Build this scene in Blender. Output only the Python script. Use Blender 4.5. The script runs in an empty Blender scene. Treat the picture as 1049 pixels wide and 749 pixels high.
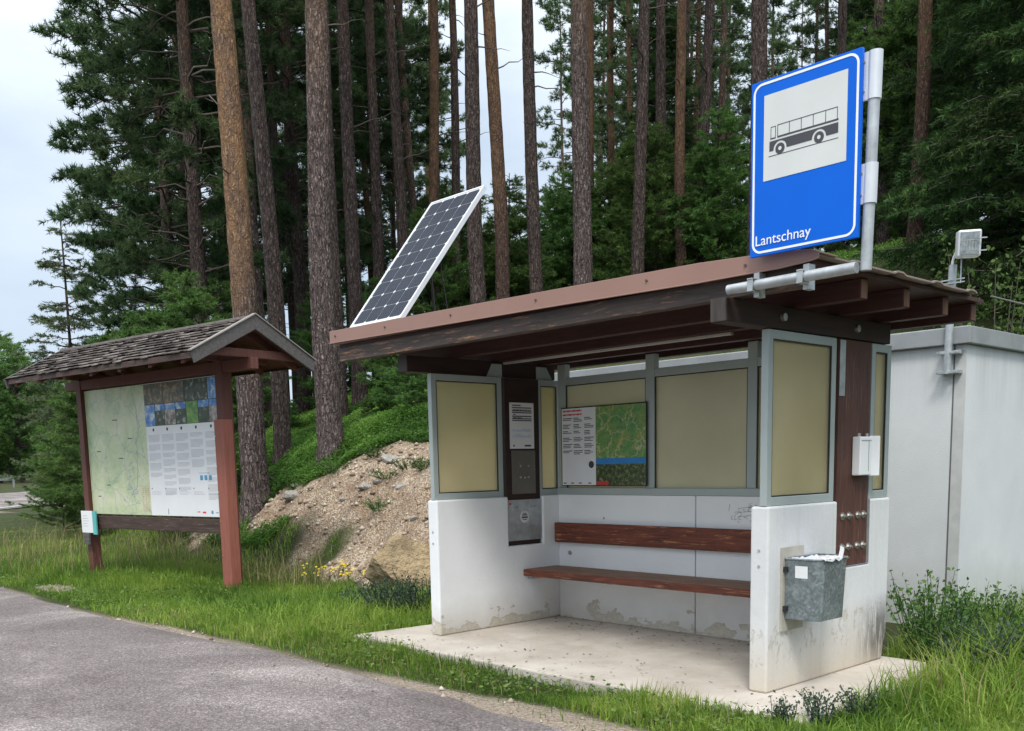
import bpy, math, random
import numpy as np
from mathutils import Vector, Matrix
R = math.radians
scn = bpy.context.scene
COL = scn.collection

# ------------------------------------------------------------------ camera
CAM = np.array([6.2095, -4.8608, 1.3432])
CR = np.array([0.68156609, 0.73146468, -0.02066619])
CU = np.array([-0.0850566, 0.10724151, 0.99058802])
CF = np.array([-0.72679643, 0.67339341, -0.13530807])
FPX, PY = 1009.257, 614.48
cd = bpy.data.cameras.new('camera')
cam = bpy.data.objects.new('camera', cd)
COL.objects.link(cam)
cam.matrix_world = Matrix(((CR[0], CU[0], -CF[0], CAM[0]), (CR[1], CU[1], -CF[1], CAM[1]), (CR[2], CU[2], -CF[2], CAM[2]), (0, 0, 0, 1)))
cd.sensor_width = 36
cd.lens = FPX / 1049 * 36
cd.shift_y = (PY - 374.5) / 1049
cd.clip_start = 0.05
cd.clip_end = 3000
scn.camera = cam

# ------------------------------------------------------------------ sky and sun
SUN_DIR = Vector((0.45, -0.50, 0.95)).normalized()
w = bpy.data.worlds.new('World')
scn.world = w
w.use_nodes = True
nt = w.node_tree
nt.nodes.clear()
out = nt.nodes.new('ShaderNodeOutputWorld')
bg = nt.nodes.new('ShaderNodeBackground')
sky = nt.nodes.new('ShaderNodeTexSky')
sky.sky_type = 'NISHITA'
sky.sun_disc = False
sky.sun_elevation = math.asin(SUN_DIR.z)
sky.sun_rotation = math.atan2(SUN_DIR.x, SUN_DIR.y)
tc = nt.nodes.new('ShaderNodeTexCoord')
mp = nt.nodes.new('ShaderNodeMapping')
mp.inputs['Scale'].default_value = (1.0, 1.0, 2.6)
n1 = nt.nodes.new('ShaderNodeTexNoise')
n1.inputs['Scale'].default_value = 2.3
n1.inputs['Detail'].default_value = 7
n1.inputs['Roughness'].default_value = 0.55
rp = nt.nodes.new('ShaderNodeValToRGB')
rp.color_ramp.elements[0].position = 0.32
rp.color_ramp.elements[0].color = (0.55, 0.55, 0.55, 1)
rp.color_ramp.elements[1].position = 0.62
rp.color_ramp.elements[1].color = (0.985, 0.985, 0.985, 1)
sep = nt.nodes.new('ShaderNodeSeparateXYZ')
grad = nt.nodes.new('ShaderNodeValToRGB')          # cloud brightness by elevation: an overcast sky is brighter overhead
grad.color_ramp.elements[0].position = 0.0
grad.color_ramp.elements[0].color = (5.6, 6.7, 8.0, 1)
grad.color_ramp.elements[1].position = 0.75
grad.color_ramp.elements[1].color = (21.0, 21.6, 22.5, 1)
e = grad.color_ramp.elements.new(0.30)
e.color = (6.9, 7.9, 9.1, 1)
mx = nt.nodes.new('ShaderNodeMix')
mx.data_type = 'RGBA'
nt.links.new(tc.outputs['Generated'], mp.inputs['Vector'])
nt.links.new(mp.outputs[0], n1.inputs['Vector'])
nt.links.new(n1.outputs['Fac'], rp.inputs['Fac'])
nt.links.new(tc.outputs['Generated'], sep.inputs[0])
nt.links.new(sep.outputs['Z'], grad.inputs['Fac'])
nt.links.new(rp.outputs['Color'], mx.inputs['Factor'])
nt.links.new(sky.outputs[0], mx.inputs['A'])
nt.links.new(grad.outputs['Color'], mx.inputs['B'])
nt.links.new(mx.outputs['Result'], bg.inputs['Color'])
bg.inputs['Strength'].default_value = 0.09
nt.links.new(bg.outputs[0], out.inputs[0])

sd = bpy.data.lights.new('sun', 'SUN')
sd.energy = 2.0
sd.angle = R(14)
sd.color = (1.0, 0.96, 0.90)
so = bpy.data.objects.new('sun', sd)
COL.objects.link(so)
so.location = (20, -20, 40)
so.rotation_euler = (-SUN_DIR).to_track_quat('-Z', 'Y').to_euler()

vs = scn.view_settings
vs.view_transform = 'Standard'
vs.look = 'None'
vs.gamma = 1
vs.use_curve_mapping = False
vs.exposure = 0.42
try:
    scn.cycles.max_bounces = 8
    scn.cycles.transparent_max_bounces = 8
    scn.cycles.use_denoising = True
except Exception:
    pass

# ------------------------------------------------------------------ helpers
OFF = {}

def spot(px, d):
    """ground position d metres ahead of the camera under photo column px"""
    f2 = np.array([CF[0], CF[1]]) / math.hypot(CF[0], CF[1])
    r2 = np.array([f2[1], -f2[0]])
    s = (px - 524.5) / FPX * d
    return CAM[:2] + f2 * d + r2 * s

def set_tag(o, label, cat, group=None, kind=None):
    if label: o['label'] = label
    if cat: o['category'] = cat
    if group: o['group'] = group
    if kind: o['kind'] = kind
    return o

def thing(name, label, cat, loc=(0, 0, 0), rotz=0, group=None, local=False):
    o = bpy.data.objects.new(name, None)
    COL.objects.link(o)
    o.empty_display_size = 0.2
    o.location = loc
    o.rotation_euler = (0, 0, rotz)
    set_tag(o, label, cat, group)
    OFF[o.name] = Vector((0, 0, 0)) if local else Vector(loc)
    return o

def link(name, me, mat, parent=None):
    o = bpy.data.objects.new(name, me)
    COL.objects.link(o)
    if mat is not None and not me.materials:
        me.materials.append(mat)
    if parent is not None:
        o.parent = parent
        OFF[o.name] = OFF.get(parent.name, Vector((0, 0, 0)))
    return o

def np_mesh(name, verts, tris, tone=None, quads=False):
    me = bpy.data.meshes.new(name)
    verts = np.asarray(verts, dtype=np.float32)
    tris = np.asarray(tris, dtype=np.int32)
    k = tris.shape[1]
    me.vertices.add(len(verts))
    me.vertices.foreach_set('co', verts.ravel())
    me.loops.add(tris.size)
    me.loops.foreach_set('vertex_index', tris.ravel())
    me.polygons.add(len(tris))
    me.polygons.foreach_set('loop_start', np.arange(0, tris.size, k, dtype=np.int32))
    me.polygons.foreach_set('loop_total', np.full(len(tris), k, dtype=np.int32))
    if tone is not None:
        a = me.attributes.new('tone', 'FLOAT', 'POINT')
        a.data.foreach_set('value', np.asarray(tone, dtype=np.float32))
    me.update()
    me.validate()
    return me

class MB:
    def __init__(s): s.v = []; s.f = []
    def add(s, vs_, fs_):
        n = len(s.v)
        s.v += [tuple(map(float, p)) for p in vs_]
        s.f += [tuple(n + i for i in f) for f in fs_]
        return s
    def box(s, x0, x1, y0, y1, z0, z1):
        return s.add([(x0, y0, z0), (x1, y0, z0), (x1, y1, z0), (x0, y1, z0), (x0, y0, z1), (x1, y0, z1), (x1, y1, z1), (x0, y1, z1)],
                     [(0, 3, 2, 1), (4, 5, 6, 7), (0, 1, 5, 4), (1, 2, 6, 5), (2, 3, 7, 6), (3, 0, 4, 7)])
    def obox(s, c, size, M):
        hx, hy, hz = size[0] / 2, size[1] / 2, size[2] / 2
        vs_ = [Vector(c) + M @ Vector((a * hx, b * hy, d * hz)) for d in (-1, 1) for a, b in ((-1, -1), (1, -1), (1, 1), (-1, 1))]
        return s.add(vs_, [(0, 3, 2, 1), (4, 5, 6, 7), (0, 1, 5, 4), (1, 2, 6, 5), (2, 3, 7, 6), (3, 0, 4, 7)])
    def prism(s, pts, axis, a0, a1):
        """closed polygon (counter-clockwise or not) extruded along an axis"""
        def mk(p, a):
            if axis == 'x': return (a, p[0], p[1])
            if axis == 'y': return (p[0], a, p[1])
            return (p[0], p[1], a)
        n = len(pts)
        vs_ = [mk(p, a0) for p in pts] + [mk(p, a1) for p in pts]
        fs_ = [tuple(range(n))[::-1], tuple(range(n, 2 * n))] + [(i, (i + 1) % n, n + (i + 1) % n, n + i) for i in range(n)]
        return s.add(vs_, fs_)
    def tube(s, pts, rad, n=12, cap=True):
        pts = [Vector(p) for p in pts]
        if not hasattr(rad, '__len__'): rad = [rad] * len(pts)
        base = len(s.v)
        up = Vector((0, 0, 1))
        for i, p in enumerate(pts):
            d = (pts[min(i + 1, len(pts) - 1)] - pts[max(i - 1, 0)]).normalized()
            a = d.cross(up)
            if a.length < 0.05: a = d.cross(Vector((1, 0, 0)))
            a.normalize()
            b = d.cross(a).normalized()
            for k in range(n):
                t = 2 * math.pi * k / n
                s.v.append(tuple(p + (a * math.cos(t) + b * math.sin(t)) * rad[i]))
        for i in range(len(pts) - 1):
            for k in range(n):
                k2 = (k + 1) % n
                s.f.append((base + i * n + k, base + i * n + k2, base + (i + 1) * n + k2, base + (i + 1) * n + k))
        if cap:
            s.f.append(tuple(base + k for k in range(n))[::-1])
            s.f.append(tuple(base + (len(pts) - 1) * n + k for k in range(n)))
        return s
    def quad(s, a, b, c, d): return s.add([a, b, c, d], [(0, 1, 2, 3)])
    def build(s, name, mat, parent=None, bevel=0, smooth=False, jitter=0):
        off = OFF.get(parent.name, Vector((0, 0, 0))) if parent is not None else Vector((0, 0, 0))
        me = bpy.data.meshes.new(name)
        me.from_pydata([(p[0] - off.x, p[1] - off.y, p[2] - off.z) for p in s.v], [], s.f)
        import bmesh
        bm = bmesh.new(); bm.from_mesh(me)
        bmesh.ops.recalc_face_normals(bm, faces=bm.faces)
        bm.to_mesh(me); bm.free()
        if smooth:
            for p in me.polygons: p.use_smooth = True
        o = link(name, me, mat, parent)
        if smooth:
            try:
                me.set_sharp_from_angle(angle=R(40))
            except Exception: pass
        if bevel:
            m = o.modifiers.new('bevel', 'BEVEL')
            m.width = bevel; m.segments = 2; m.limit_method = 'ANGLE'; m.angle_limit = R(35)
        return o

# ------------------------------------------------------------------ materials
class NT:
    def __init__(s, name):
        s.m = bpy.data.materials.new(name); s.m.use_nodes = True
        s.t = s.m.node_tree; s.t.nodes.clear()
        s.out = s.n('OutputMaterial')
        s.tc = s.n('TexCoord')
    def n(s, ty, **kw):
        nd = s.t.nodes.new('ShaderNode' + ty)
        for k, v in kw.items():
            if hasattr(nd, k) and not k[0].isupper(): setattr(nd, k, v)
            else: nd.inputs[k.replace('_', ' ')].default_value = v
        return nd
    def l(s, a, b): s.t.links.new(a, b)
    def coord(s, scale=(1, 1, 1), loc=(0, 0, 0), kind='Object'):
        m = s.n('Mapping')
        m.inputs['Scale'].default_value = scale; m.inputs['Location'].default_value = loc
        s.l(s.tc.outputs[kind], m.inputs['Vector'])
        return m.outputs[0]
    def noise(s, vec, scale, detail=5, rough=0.6, out='Fac', dist=0):
        nd = s.n('TexNoise'); nd.inputs['Scale'].default_value = scale; nd.inputs['Detail'].default_value = detail
        nd.inputs['Roughness'].default_value = rough; nd.inputs['Distortion'].default_value = dist
        s.l(vec, nd.inputs['Vector']); return nd.outputs[out]
    def vor(s, vec, scale, feature='F1', out='Distance', rnd=1.0):
        nd = s.n('TexVoronoi'); nd.feature = feature; nd.inputs['Scale'].default_value = scale
        nd.inputs['Randomness'].default_value = rnd
        s.l(vec, nd.inputs['Vector']); return nd.outputs[out]
    def ramp(s, fac, stops):
        r = s.n('ValToRGB'); cr = r.color_ramp
        while len(cr.elements) > 1: cr.elements.remove(cr.elements[-1])
        cr.elements[0].position = stops[0][0]; cr.elements[0].color = (*c3(stops[0][1]), 1)
        for p, c in stops[1:]:
            el = cr.elements.new(p); el.color = (*c3(c), 1)
        s.l(fac, r.inputs['Fac']); return r.outputs['Color']
    def mix(s, fac, a, b, mode='MIX'):
        m = s.n('Mix'); m.data_type = 'RGBA'; m.blend_type = mode
        for v, k in ((fac, 'Factor'), (a, 'A'), (b, 'B')):
            sock = m.inputs[k] if k == 'Factor' else [i for i in m.inputs if i.name == k and i.type == 'RGBA'][0]
            if hasattr(v, 'is_output'): s.l(v, sock)
            elif k == 'Factor': sock.default_value = v
            else: sock.default_value = (*c3(v), 1)
        return [o for o in m.outputs if o.type == 'RGBA'][0]
    def math(s, op, a, b=0.0, clamp=False):
        m = s.n('Math'); m.operation = op; m.use_clamp = clamp
        for i, v in enumerate((a, b)):
            if hasattr(v, 'is_output'): s.l(v, m.inputs[i])
            else: m.inputs[i].default_value = v
        return m.outputs[0]
    def z(s):
        p = s.n('SeparateXYZ'); s.l(s.tc.outputs['Object'], p.inputs[0]); return p.outputs
    def attr(s, name='tone'):
        a = s.n('Attribute'); a.attribute_name = name; return a.outputs['Fac']
    def rnd(s):
        return s.n('ObjectInfo').outputs['Random']
    def bump(s, h, dist=0.01, strength=0.6):
        b = s.n('Bump'); b.inputs['Distance'].default_value = dist; b.inputs['Strength'].default_value = strength
        s.l(h, b.inputs['Height']); return b.outputs[0]
    def bsdf(s, col, rough=0.6, metal=0.0, normal=None, spec=0.5, trans=0.0):
        p = s.n('BsdfPrincipled')
        for v, k in ((col, 'Base Color'), (rough, 'Roughness'), (metal, 'Metallic')):
            if hasattr(v, 'is_output'): s.l(v, p.inputs[k])
            elif k == 'Base Color': p.inputs[k].default_value = (*c3(v), 1)
            else: p.inputs[k].default_value = v
        p.inputs['Specular IOR Level'].default_value = spec
        if normal is not None: s.l(normal, p.inputs['Normal'])
        return p.outputs[0]
    def done(s, sh):
        s.l(sh, s.out.inputs['Surface']); return s.m

def c3(c):
    return (c, c, c) if not hasattr(c, '__len__') else tuple(c[:3])

def plain(name, col, rough=0.6, metal=0.0, var=0.12, scale=6, bump=0.0, bscale=60, spec=0.5):
    t = NT(name); v = t.coord()
    n = t.noise(v, scale)
    a = tuple(x * (1 - var) for x in col); b = tuple(min(1, x * (1 + var)) for x in col)
    c = t.ramp(n, [(0.3, a), (0.7, b)])
    nm = t.bump(t.noise(v, bscale), bump) if bump else None
    return t.done(t.bsdf(c, rough, metal, nm, spec))

def m_wall(name='white_painted_concrete'):
    t = NT(name); v = t.coord(); xyz = t.z()
    fine = t.noise(v, 35, 4)
    big = t.noise(v, 1.7, 5)
    col = t.ramp(big, [(0.3, (0.73, 0.75, 0.76)), (0.7, (0.82, 0.835, 0.84))])
    # dirt wash rising from the foot
    g = t.math('SUBTRACT', t.math('ADD', 0.50, t.math('MULTIPLY', t.noise(v, 2.2, 5), 0.55)), t.math('MULTIPLY', xyz['Z'], 1.9))
    g = t.math('MULTIPLY', t.math('SUBTRACT', g, 0.18, True), 1.35, True)
    col = t.mix(t.math('MULTIPLY', g, 0.8), col, (0.40, 0.345, 0.27))
    # flaked paint patches near the foot showing bare render
    pk = t.noise(v, 9, 8, 0.7)
    band = t.math('SUBTRACT', 1.0, t.math('MULTIPLY', xyz['Z'], 4.2), True)
    fl = t.ramp(t.math('ADD', t.noise(t.coord((1, 1, 1.6)), 5, 9, 0.62), t.math('MULTIPLY', band, 0.27)), [(0.715, 0.0), (0.735, 1.0)])
    col = t.mix(fl, col, t.ramp(fine, [(0.3, (0.40, 0.37, 0.30)), (0.7, (0.53, 0.49, 0.41))]))
    # small scuffs
    sc = t.ramp(t.noise(t.coord((1, 1, 2.5)), 14, 9, 0.8), [(0.655, 0.0), (0.69, 1.0)])
    col = t.mix(t.math('MULTIPLY', sc, 0.35), col, (0.34, 0.33, 0.31))
    h = t.math('SUBTRACT', fine, t.math('MULTIPLY', fl, 1.5))
    return t.done(t.bsdf(col, 0.62, 0, t.bump(h, 0.003, 0.7)))

def m_right_wall():
    t = NT('weathered_white_concrete'); v = t.coord(); xyz = t.z()
    fine = t.noise(v, 35, 4)
    col = t.ramp(t.noise(v, 1.7, 5), [(0.3, (0.58, 0.59, 0.59)), (0.7, (0.66, 0.67, 0.67))])
    g = t.math('SUBTRACT', t.math('ADD', 0.55, t.math('MULTIPLY', t.noise(v, 2.2, 5), 0.55)), t.math('MULTIPLY', xyz['Z'], 1.6))
    g = t.math('MULTIPLY', t.math('SUBTRACT', g, 0.20, True), 1.35, True)
    col = t.mix(t.math('MULTIPLY', g, 0.85), col, (0.50, 0.41, 0.29))
    run = t.ramp(t.noise(t.coord((1, 18, 0.7)), 1.4, 6, 0.7), [(0.50, 0.0), (0.72, 1.0)])
    col = t.mix(t.math('MULTIPLY', run, 0.22), col, (0.36, 0.33, 0.28))
    vs_ = t.coord((1, 1, 0.55))
    pk = t.math('ADD', t.math('MULTIPLY', t.noise(vs_, 26, 7, 0.7), 0.75), t.math('MULTIPLY', t.noise(v, 3.5, 4), 0.30))
    bz = t.ramp(xyz['Z'], [(0.08, 0.0), (0.22, 1.0), (0.36, 1.0), (0.50, 0.0)])
    fl = t.ramp(t.math('ADD', pk, t.math('MULTIPLY', bz, 0.10)), [(0.665, 0.0), (0.685, 1.0)])
    fl = t.math('MULTIPLY', fl, bz)
    col = t.mix(t.math('MULTIPLY', fl, 0.55), col, t.ramp(fine, [(0.3, (0.42, 0.37, 0.29)), (0.7, (0.56, 0.51, 0.42))]))
    # black algae streaks low down by the back edge
    st = t.noise(t.coord((1, 16, 2.2)), 1.6, 6, 0.7)
    my = t.ramp(xyz['Y'], [(0.30, 0.0), (0.62, 1.0)])
    mz = t.ramp(xyz['Z'], [(0.02, 0.5), (0.12, 1.0), (0.28, 0.85), (0.46, 0.0)])
    al = t.math('MULTIPLY', t.math('MULTIPLY', my, mz), t.ramp(st, [(0.36, 0.0), (0.52, 1.0)]))
    col = t.mix(t.math('MULTIPLY', al, 0.85), col, (0.05, 0.045, 0.04))
    h = t.math('SUBTRACT', fine, t.math('MULTIPLY', fl, 1.2))
    return t.done(t.bsdf(col, 0.62, 0, t.bump(h, 0.003, 0.7)))

def m_wood(name, dark, light, axis='x', worn=None, rough=0.65, ring=14):
    t = NT(name)
    s1 = {'x': (1.2, 14, 14), 'y': (14, 1.2, 14), 'z': (14, 14, 1.2)}[axis]
    v = t.coord(s1)
    g = t.noise(v, ring / 6, 8, 0.7, dist=0.8)
    col = t.ramp(g, [(0.28, dark), (0.72, light)])
    if worn is not None:
        wv = t.coord({'x': (2, 26, 26), 'y': (26, 2, 26), 'z': (26, 26, 2)}[axis])
        k = t.ramp(t.noise(wv, 2.0, 7, 0.75), [(0.56, 0.0), (0.66, 1.0)])
        col = t.mix(k, col, worn)
    return t.done(t.bsdf(col, rough, 0, t.bump(g, 0.004, 0.7)))

def m_leaf(name, dark, light, trans=0.35, tips=None, rough=0.6):
    t = NT(name)
    tone = t.attr('tone')
    col = t.ramp(tone, [(0.0, dark), (0.75, light)] + ([(1.0, tips)] if tips else []))
    hs = t.n('HueSaturation')
    r = t.rnd()
    t.l(t.math('ADD', 0.485, t.math('MULTIPLY', r, 0.03)), hs.inputs['Hue'])
    t.l(t.math('ADD', 0.8, t.math('MULTIPLY', r, 0.4)), hs.inputs['Value'])
    t.l(col, hs.inputs['Color'])
    d = t.bsdf(hs.outputs[0], rough, 0, None, 0.25)
    tr = t.n('BsdfTranslucent'); t.l(hs.outputs[0], tr.inputs['Color'])
    m = t.n('MixShader'); m.inputs[0].default_value = trans
    t.l(d, m.inputs[1]); t.l(tr.outputs[0], m.inputs[2])
    return t.done(m.outputs[0])

def m_bark(name, orange_from=8.0, orange=0.9, base=((0.018, 0.013, 0.012), (0.36, 0.285, 0.265))):
    t = NT(name); xyz = t.z()
    v = t.coord((1, 1, 0.28))
    wv = t.n('VectorMath'); wv.operation = 'ADD'
    nz = t.noise(t.coord(), 5, 4, 0.6, 'Color')
    sc = t.n('VectorMath'); sc.operation = 'SCALE'; sc.inputs['Scale'].default_value = 0.12
    t.l(nz, sc.inputs[0]); t.l(v, wv.inputs[0]); t.l(sc.outputs[0], wv.inputs[1])
    e = t.vor(wv.outputs[0], 23, 'DISTANCE_TO_EDGE')
    e2 = t.vor(wv.outputs[0], 52, 'DISTANCE_TO_EDGE')
    pc = t.vor(wv.outputs[0], 52, 'F1', 'Color'); pcs = t.n('SeparateColor'); t.l(pc, pcs.inputs[0])
    cr = t.ramp(e, [(0.0, 0.0), (0.30, 1.0)])
    n = t.noise(t.coord((1, 1, 0.22)), 34, 7, 0.75)
    f = t.math('MULTIPLY', t.math('ADD', 0.35, t.math('MULTIPLY', cr, 0.65)), t.ramp(n, [(0.36, 0.0), (0.64, 1.0)]), True)
    f = t.math('MULTIPLY', f, t.math('ADD', 0.55, t.math('MULTIPLY', pcs.outputs[0], 0.7)), True)
    col = t.ramp(f, [(0.0, base[0]), (0.40, tuple(0.6 * a + 0.4 * b for a, b in zip(*base))), (1.0, base[1])])
    # upper bole: thin orange bark
    zn = t.math('ADD', xyz['Z'], t.math('MULTIPLY', t.noise(t.coord((1, 1, 0.4)), 3.5, 5), 5.0))
    zf = t.ramp(t.math('MULTIPLY', zn, 0.05), [((orange_from + 1.2) * 0.05, 0.0), ((orange_from + 4.0) * 0.05, 1.0)])
    oc = t.ramp(t.noise(t.coord((1, 1, 0.5)), 13, 6, 0.75), [(0.30, (0.14, 0.095, 0.075)), (0.48, (0.38, 0.21, 0.10)), (0.66, (0.56, 0.34, 0.16))])
    oc = t.mix(t.math('MULTIPLY', t.math('SUBTRACT', 1.0, f, True), 0.55), oc, (0.10, 0.07, 0.055))
    patch = t.ramp(t.noise(t.coord((1, 1, 0.35)), 4.5, 5, 0.6), [(0.38, 0.5), (0.52, 1.0)])
    col = t.mix(t.math('MULTIPLY', t.math('MULTIPLY', zf, orange), patch), col, oc)
    h = t.math('ADD', cr, t.math('MULTIPLY', t.ramp(e2, [(0, 0.0), (0.1, 1.0)]), 0.3))
    return t.done(t.bsdf(col, 0.85, 0, t.bump(h, 0.02, 1.0), 0.2))

M = {}
M['wall'] = m_wall()
M['rwall'] = m_right_wall()
M['alu'] = plain('grey_green_aluminium', (0.36, 0.41, 0.40), 0.42, 0.15, 0.08, 3)
M['aluin'] = plain('light_aluminium', (0.42, 0.49, 0.49), 0.42, 0.15, 0.08, 3)
M['redwood'] = m_wood('red_brown_stained_wood', (0.018, 0.006, 0.005), (0.072, 0.020, 0.013), 'x')
M['redwood_y'] = m_wood('red_brown_stained_beam', (0.012, 0.006, 0.005), (0.038, 0.015, 0.012), 'y')
M['postwood'] = m_wood('worn_brown_post', (0.035, 0.013, 0.010), (0.11, 0.042, 0.028), 'z', (0.20, 0.10, 0.06))
M['bench'] = m_wood('worn_red_bench_wood', (0.030, 0.008, 0.005), (0.23, 0.055, 0.025), 'x', (0.48, 0.22, 0.10))
M['benchtop'] = m_wood('worn_grey_brown_bench_top', (0.14, 0.068, 0.042), (0.34, 0.20, 0.13), 'x', (0.42, 0.29, 0.20))
M['weathered'] = m_wood('weathered_grey_beam', (0.012, 0.009, 0.008), (0.085, 0.060, 0.048), 'x', (0.36, 0.17, 0.08))
M['greywood'] = m_wood('dark_grey_wood', (0.045, 0.040, 0.038), (0.13, 0.12, 0.115), 'x')
M['endgrain'] = m_wood('split_end_grain', (0.03, 0.013, 0.009), (0.20, 0.09, 0.045), 'z')
M['oldend'] = m_wood('dark_beam_end', (0.02, 0.016, 0.014), (0.07, 0.055, 0.048), 'z')
M['fascia'] = plain('brown_sheet_metal', (0.29, 0.168, 0.132), 0.45, 0.1, 0.06, 2)
M['galv'] = plain('galvanised_steel', (0.42, 0.45, 0.46), 0.42, 0.55, 0.22, 14)
M['bolt'] = plain('steel_bolts', (0.45, 0.45, 0.43), 0.38, 0.8, 0.2, 30)
M['white'] = plain('white_plastic', (0.78, 0.79, 0.79), 0.4, 0, 0.04, 4)
M['paper'] = plain('white_paper', (0.74, 0.75, 0.76), 0.5, 0, 0.03, 4)
M['ink'] = plain('dark_ink', (0.05, 0.05, 0.06), 0.6)
M['greyink'] = plain('grey_ink', (0.33, 0.35, 0.38), 0.6)
M['redink'] = plain('red_ink', (0.60, 0.04, 0.04), 0.6)
M['blueink'] = plain('blue_ink', (0.03, 0.22, 0.55), 0.6)
M['bluesign'] = plain('blue_sign_film', (0.0, 0.115, 0.62), 0.40, 0, 0.05, 2, spec=0.2)
M['whitesign'] = plain('pale_sign_film', (0.60, 0.62, 0.60), 0.35, 0, 0.05, 3)
M['whiteline'] = plain('white_sign_line', (0.78, 0.82, 0.86), 0.4, 0, 0.03, 3)
M['black'] = plain('black_metal', (0.015, 0.015, 0.018), 0.5)
M['cell'] = None

# ------------------------------------------------------------------ terrain
def smooth(x): x = np.clip(x, 0, 1); return x * x * (3 - 2 * x)

_rs = np.random.RandomState(3)
_g = _rs.rand(64, 64)
def vnoise(x, y, s):
    x = np.asarray(x) / s; y = np.asarray(y) / s
    xi = np.floor(x).astype(int); yi = np.floor(y).astype(int)
    fx = smooth(x - xi); fy = smooth(y - yi)
    a = _g[xi % 64, yi % 64]; b = _g[(xi + 1) % 64, yi % 64]; c = _g[xi % 64, (yi + 1) % 64]; d = _g[(xi + 1) % 64, (yi + 1) % 64]
    return (a * (1 - fx) + b * fx) * (1 - fy) + (c * (1 - fx) + d * fx) * fy - 0.5

EDGE = [(-60, 44.0), (-50, 22.0), (-44, 13.2), (-38, 7.6), (-33, 3.6), (-27, 0.5), (-20, -0.9), (-7.45, -1.14), (-3.5, -1.22), (-1.2, -1.06), (0.9, -1.06), (2.6, -1.15), (12, -1.2)]
def foot(X):
    f = 1.35 + np.maximum(0, -5.2 - X) * 0.11 + np.maximum(0, -13 - X) * 0.25
    f = f + 3.0 * smooth((X + 2.6) / 1.2) + 4.5 * smooth((X + 0.5) / 3.5)
    return f

def hz(X, Y):
    X = np.asarray(X, float); Y = np.asarray(Y, float)
    v = Y - foot(X)
    lm = 1 - 0.22 * smooth((-5.5 - X) / 7.0)          # bank lower towards the left
    z = 1.68 * lm * smooth(v / 2.5) * 1.0
    up = np.maximum(0, v - 2.2)
    z = z + 9.0 * (1 - np.exp(-up * 0.048)) 
    z = z - 0.16 * np.maximum(0, v - 24) * (v < 120) - 15 * (v >= 120)
    z = np.maximum(z, -6)
    z = z * (1 - smooth((-X - 26) / 26) * smooth((26 - Y) / 20))
    wgt = smooth(v / 1.0)
    z = z + wgt * 0.16 * vnoise(X * 1.0 + 0.3 * Y, Y * 0.22, 0.33) * (1 - smooth((v - 2.2) / 0.8))
    z = z + wgt * (0.34 * vnoise(X, Y, 1.7) + 0.10 * vnoise(X + 9, Y, 0.55) + 0.05 * vnoise(X, Y + 5, 0.23))
    z = z + (1 - wgt) * (0.05 * vnoise(X, Y, 1.1))
    # far bend of the road rises a little
    z = z + 0.9 * smooth((-X - 34) / 45)
    ye = np.interp(X, [p[0] for p in EDGE], [p[1] for p in EDGE])
    side = Y - ye                                      # > 0: verge
    z = np.where(side < 0, z * 0 + 0.9 * smooth((-X - 34) / 45), z * smooth((side + 0.0) / 0.8) + 0.9 * smooth((-X - 34) / 45) * (1 - smooth(side / 0.8)))
    z = z - 0.06 - 0.06 * smooth((0.10 - side) / 0.25)
    far = np.hypot(X, Y)
    return z

def dirt(X, Y):
    v = Y - foot(X)
    lo = 0.15 + 0.9 * vnoise(X, Y, 0.9) + 0.35 * vnoise(X, Y, 0.3)
    hi = 2.45 + 0.8 * vnoise(X + 3, Y, 1.3) + 0.4 * vnoise(X, Y, 0.35)
    hi = hi - 1.05 * smooth((-4.9 - X) / 4.2)
    lo = lo + 0.75 * smooth((-4.1 - X) / 0.9) - 0.35 * smooth((-5.6 - X) / 1.2)
    m = smooth((v - lo) / 0.25) * smooth((hi - v) / 0.25) * smooth((X + 11.5) / 1.5) * smooth((-0.8 - X) / 0.8)
    ye = np.interp(X, [p[0] for p in EDGE], [p[1] for p in EDGE])
    side = Y - ye
    sand = (side > -1.0) * smooth((0.05 + 0.16 * vnoise(X, Y, 0.8) + 0.20 * smooth((X - 0.2) / 2.0) - side) / 0.08)
    patch = smooth((0.62 - np.hypot((X + 6.55) / 1.1, (Y + 0.75) / 0.42)) / 0.2)
    return np.clip(m, 0, 1), np.clip(np.maximum(sand, patch), 0, 1)

def axis_pts(lo, hi, step, far, n):
    a = np.arange(lo, hi, step)
    k = np.geomspace(step, far, n)
    return np.concatenate([lo - np.cumsum(k)[::-1], a, hi + np.cumsum(k)])
xs = axis_pts(-12, 5.5, 0.075, 60, 46)
ys_ = axis_pts(-2.0, 8.0, 0.075, 60, 46)
GX, GY = np.meshgrid(xs, ys_, indexing='ij')
GZ = hz(GX, GY)
d1, d2 = dirt(GX, GY)
nx, ny = GX.shape
idx = np.arange(nx * ny).reshape(nx, ny)
fq = np.stack([idx[:-1, :-1].ravel(), idx[1:, :-1].ravel(), idx[1:, 1:].ravel(), idx[:-1, 1:].ravel()], 1)
me = np_mesh('ground', np.stack([GX.ravel(), GY.ravel(), GZ.ravel()], 1), fq, d1.ravel())
a = me.attributes.new('sand', 'FLOAT', 'POINT'); a.data.foreach_set('value', d2.ravel().astype(np.float32))
for p in me.polygons: p.use_smooth = True
t = NT('ground_soil'); v = t.coord()
soil = t.ramp(t.noise(v, 5, 8, 0.7), [(0.3, (0.030, 0.038, 0.014)), (0.7, (0.062, 0.078, 0.026))])
grit = t.vor(v, 42, 'F1', 'Color')
gs = t.n('SeparateColor'); t.l(grit, gs.inputs[0])
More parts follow.
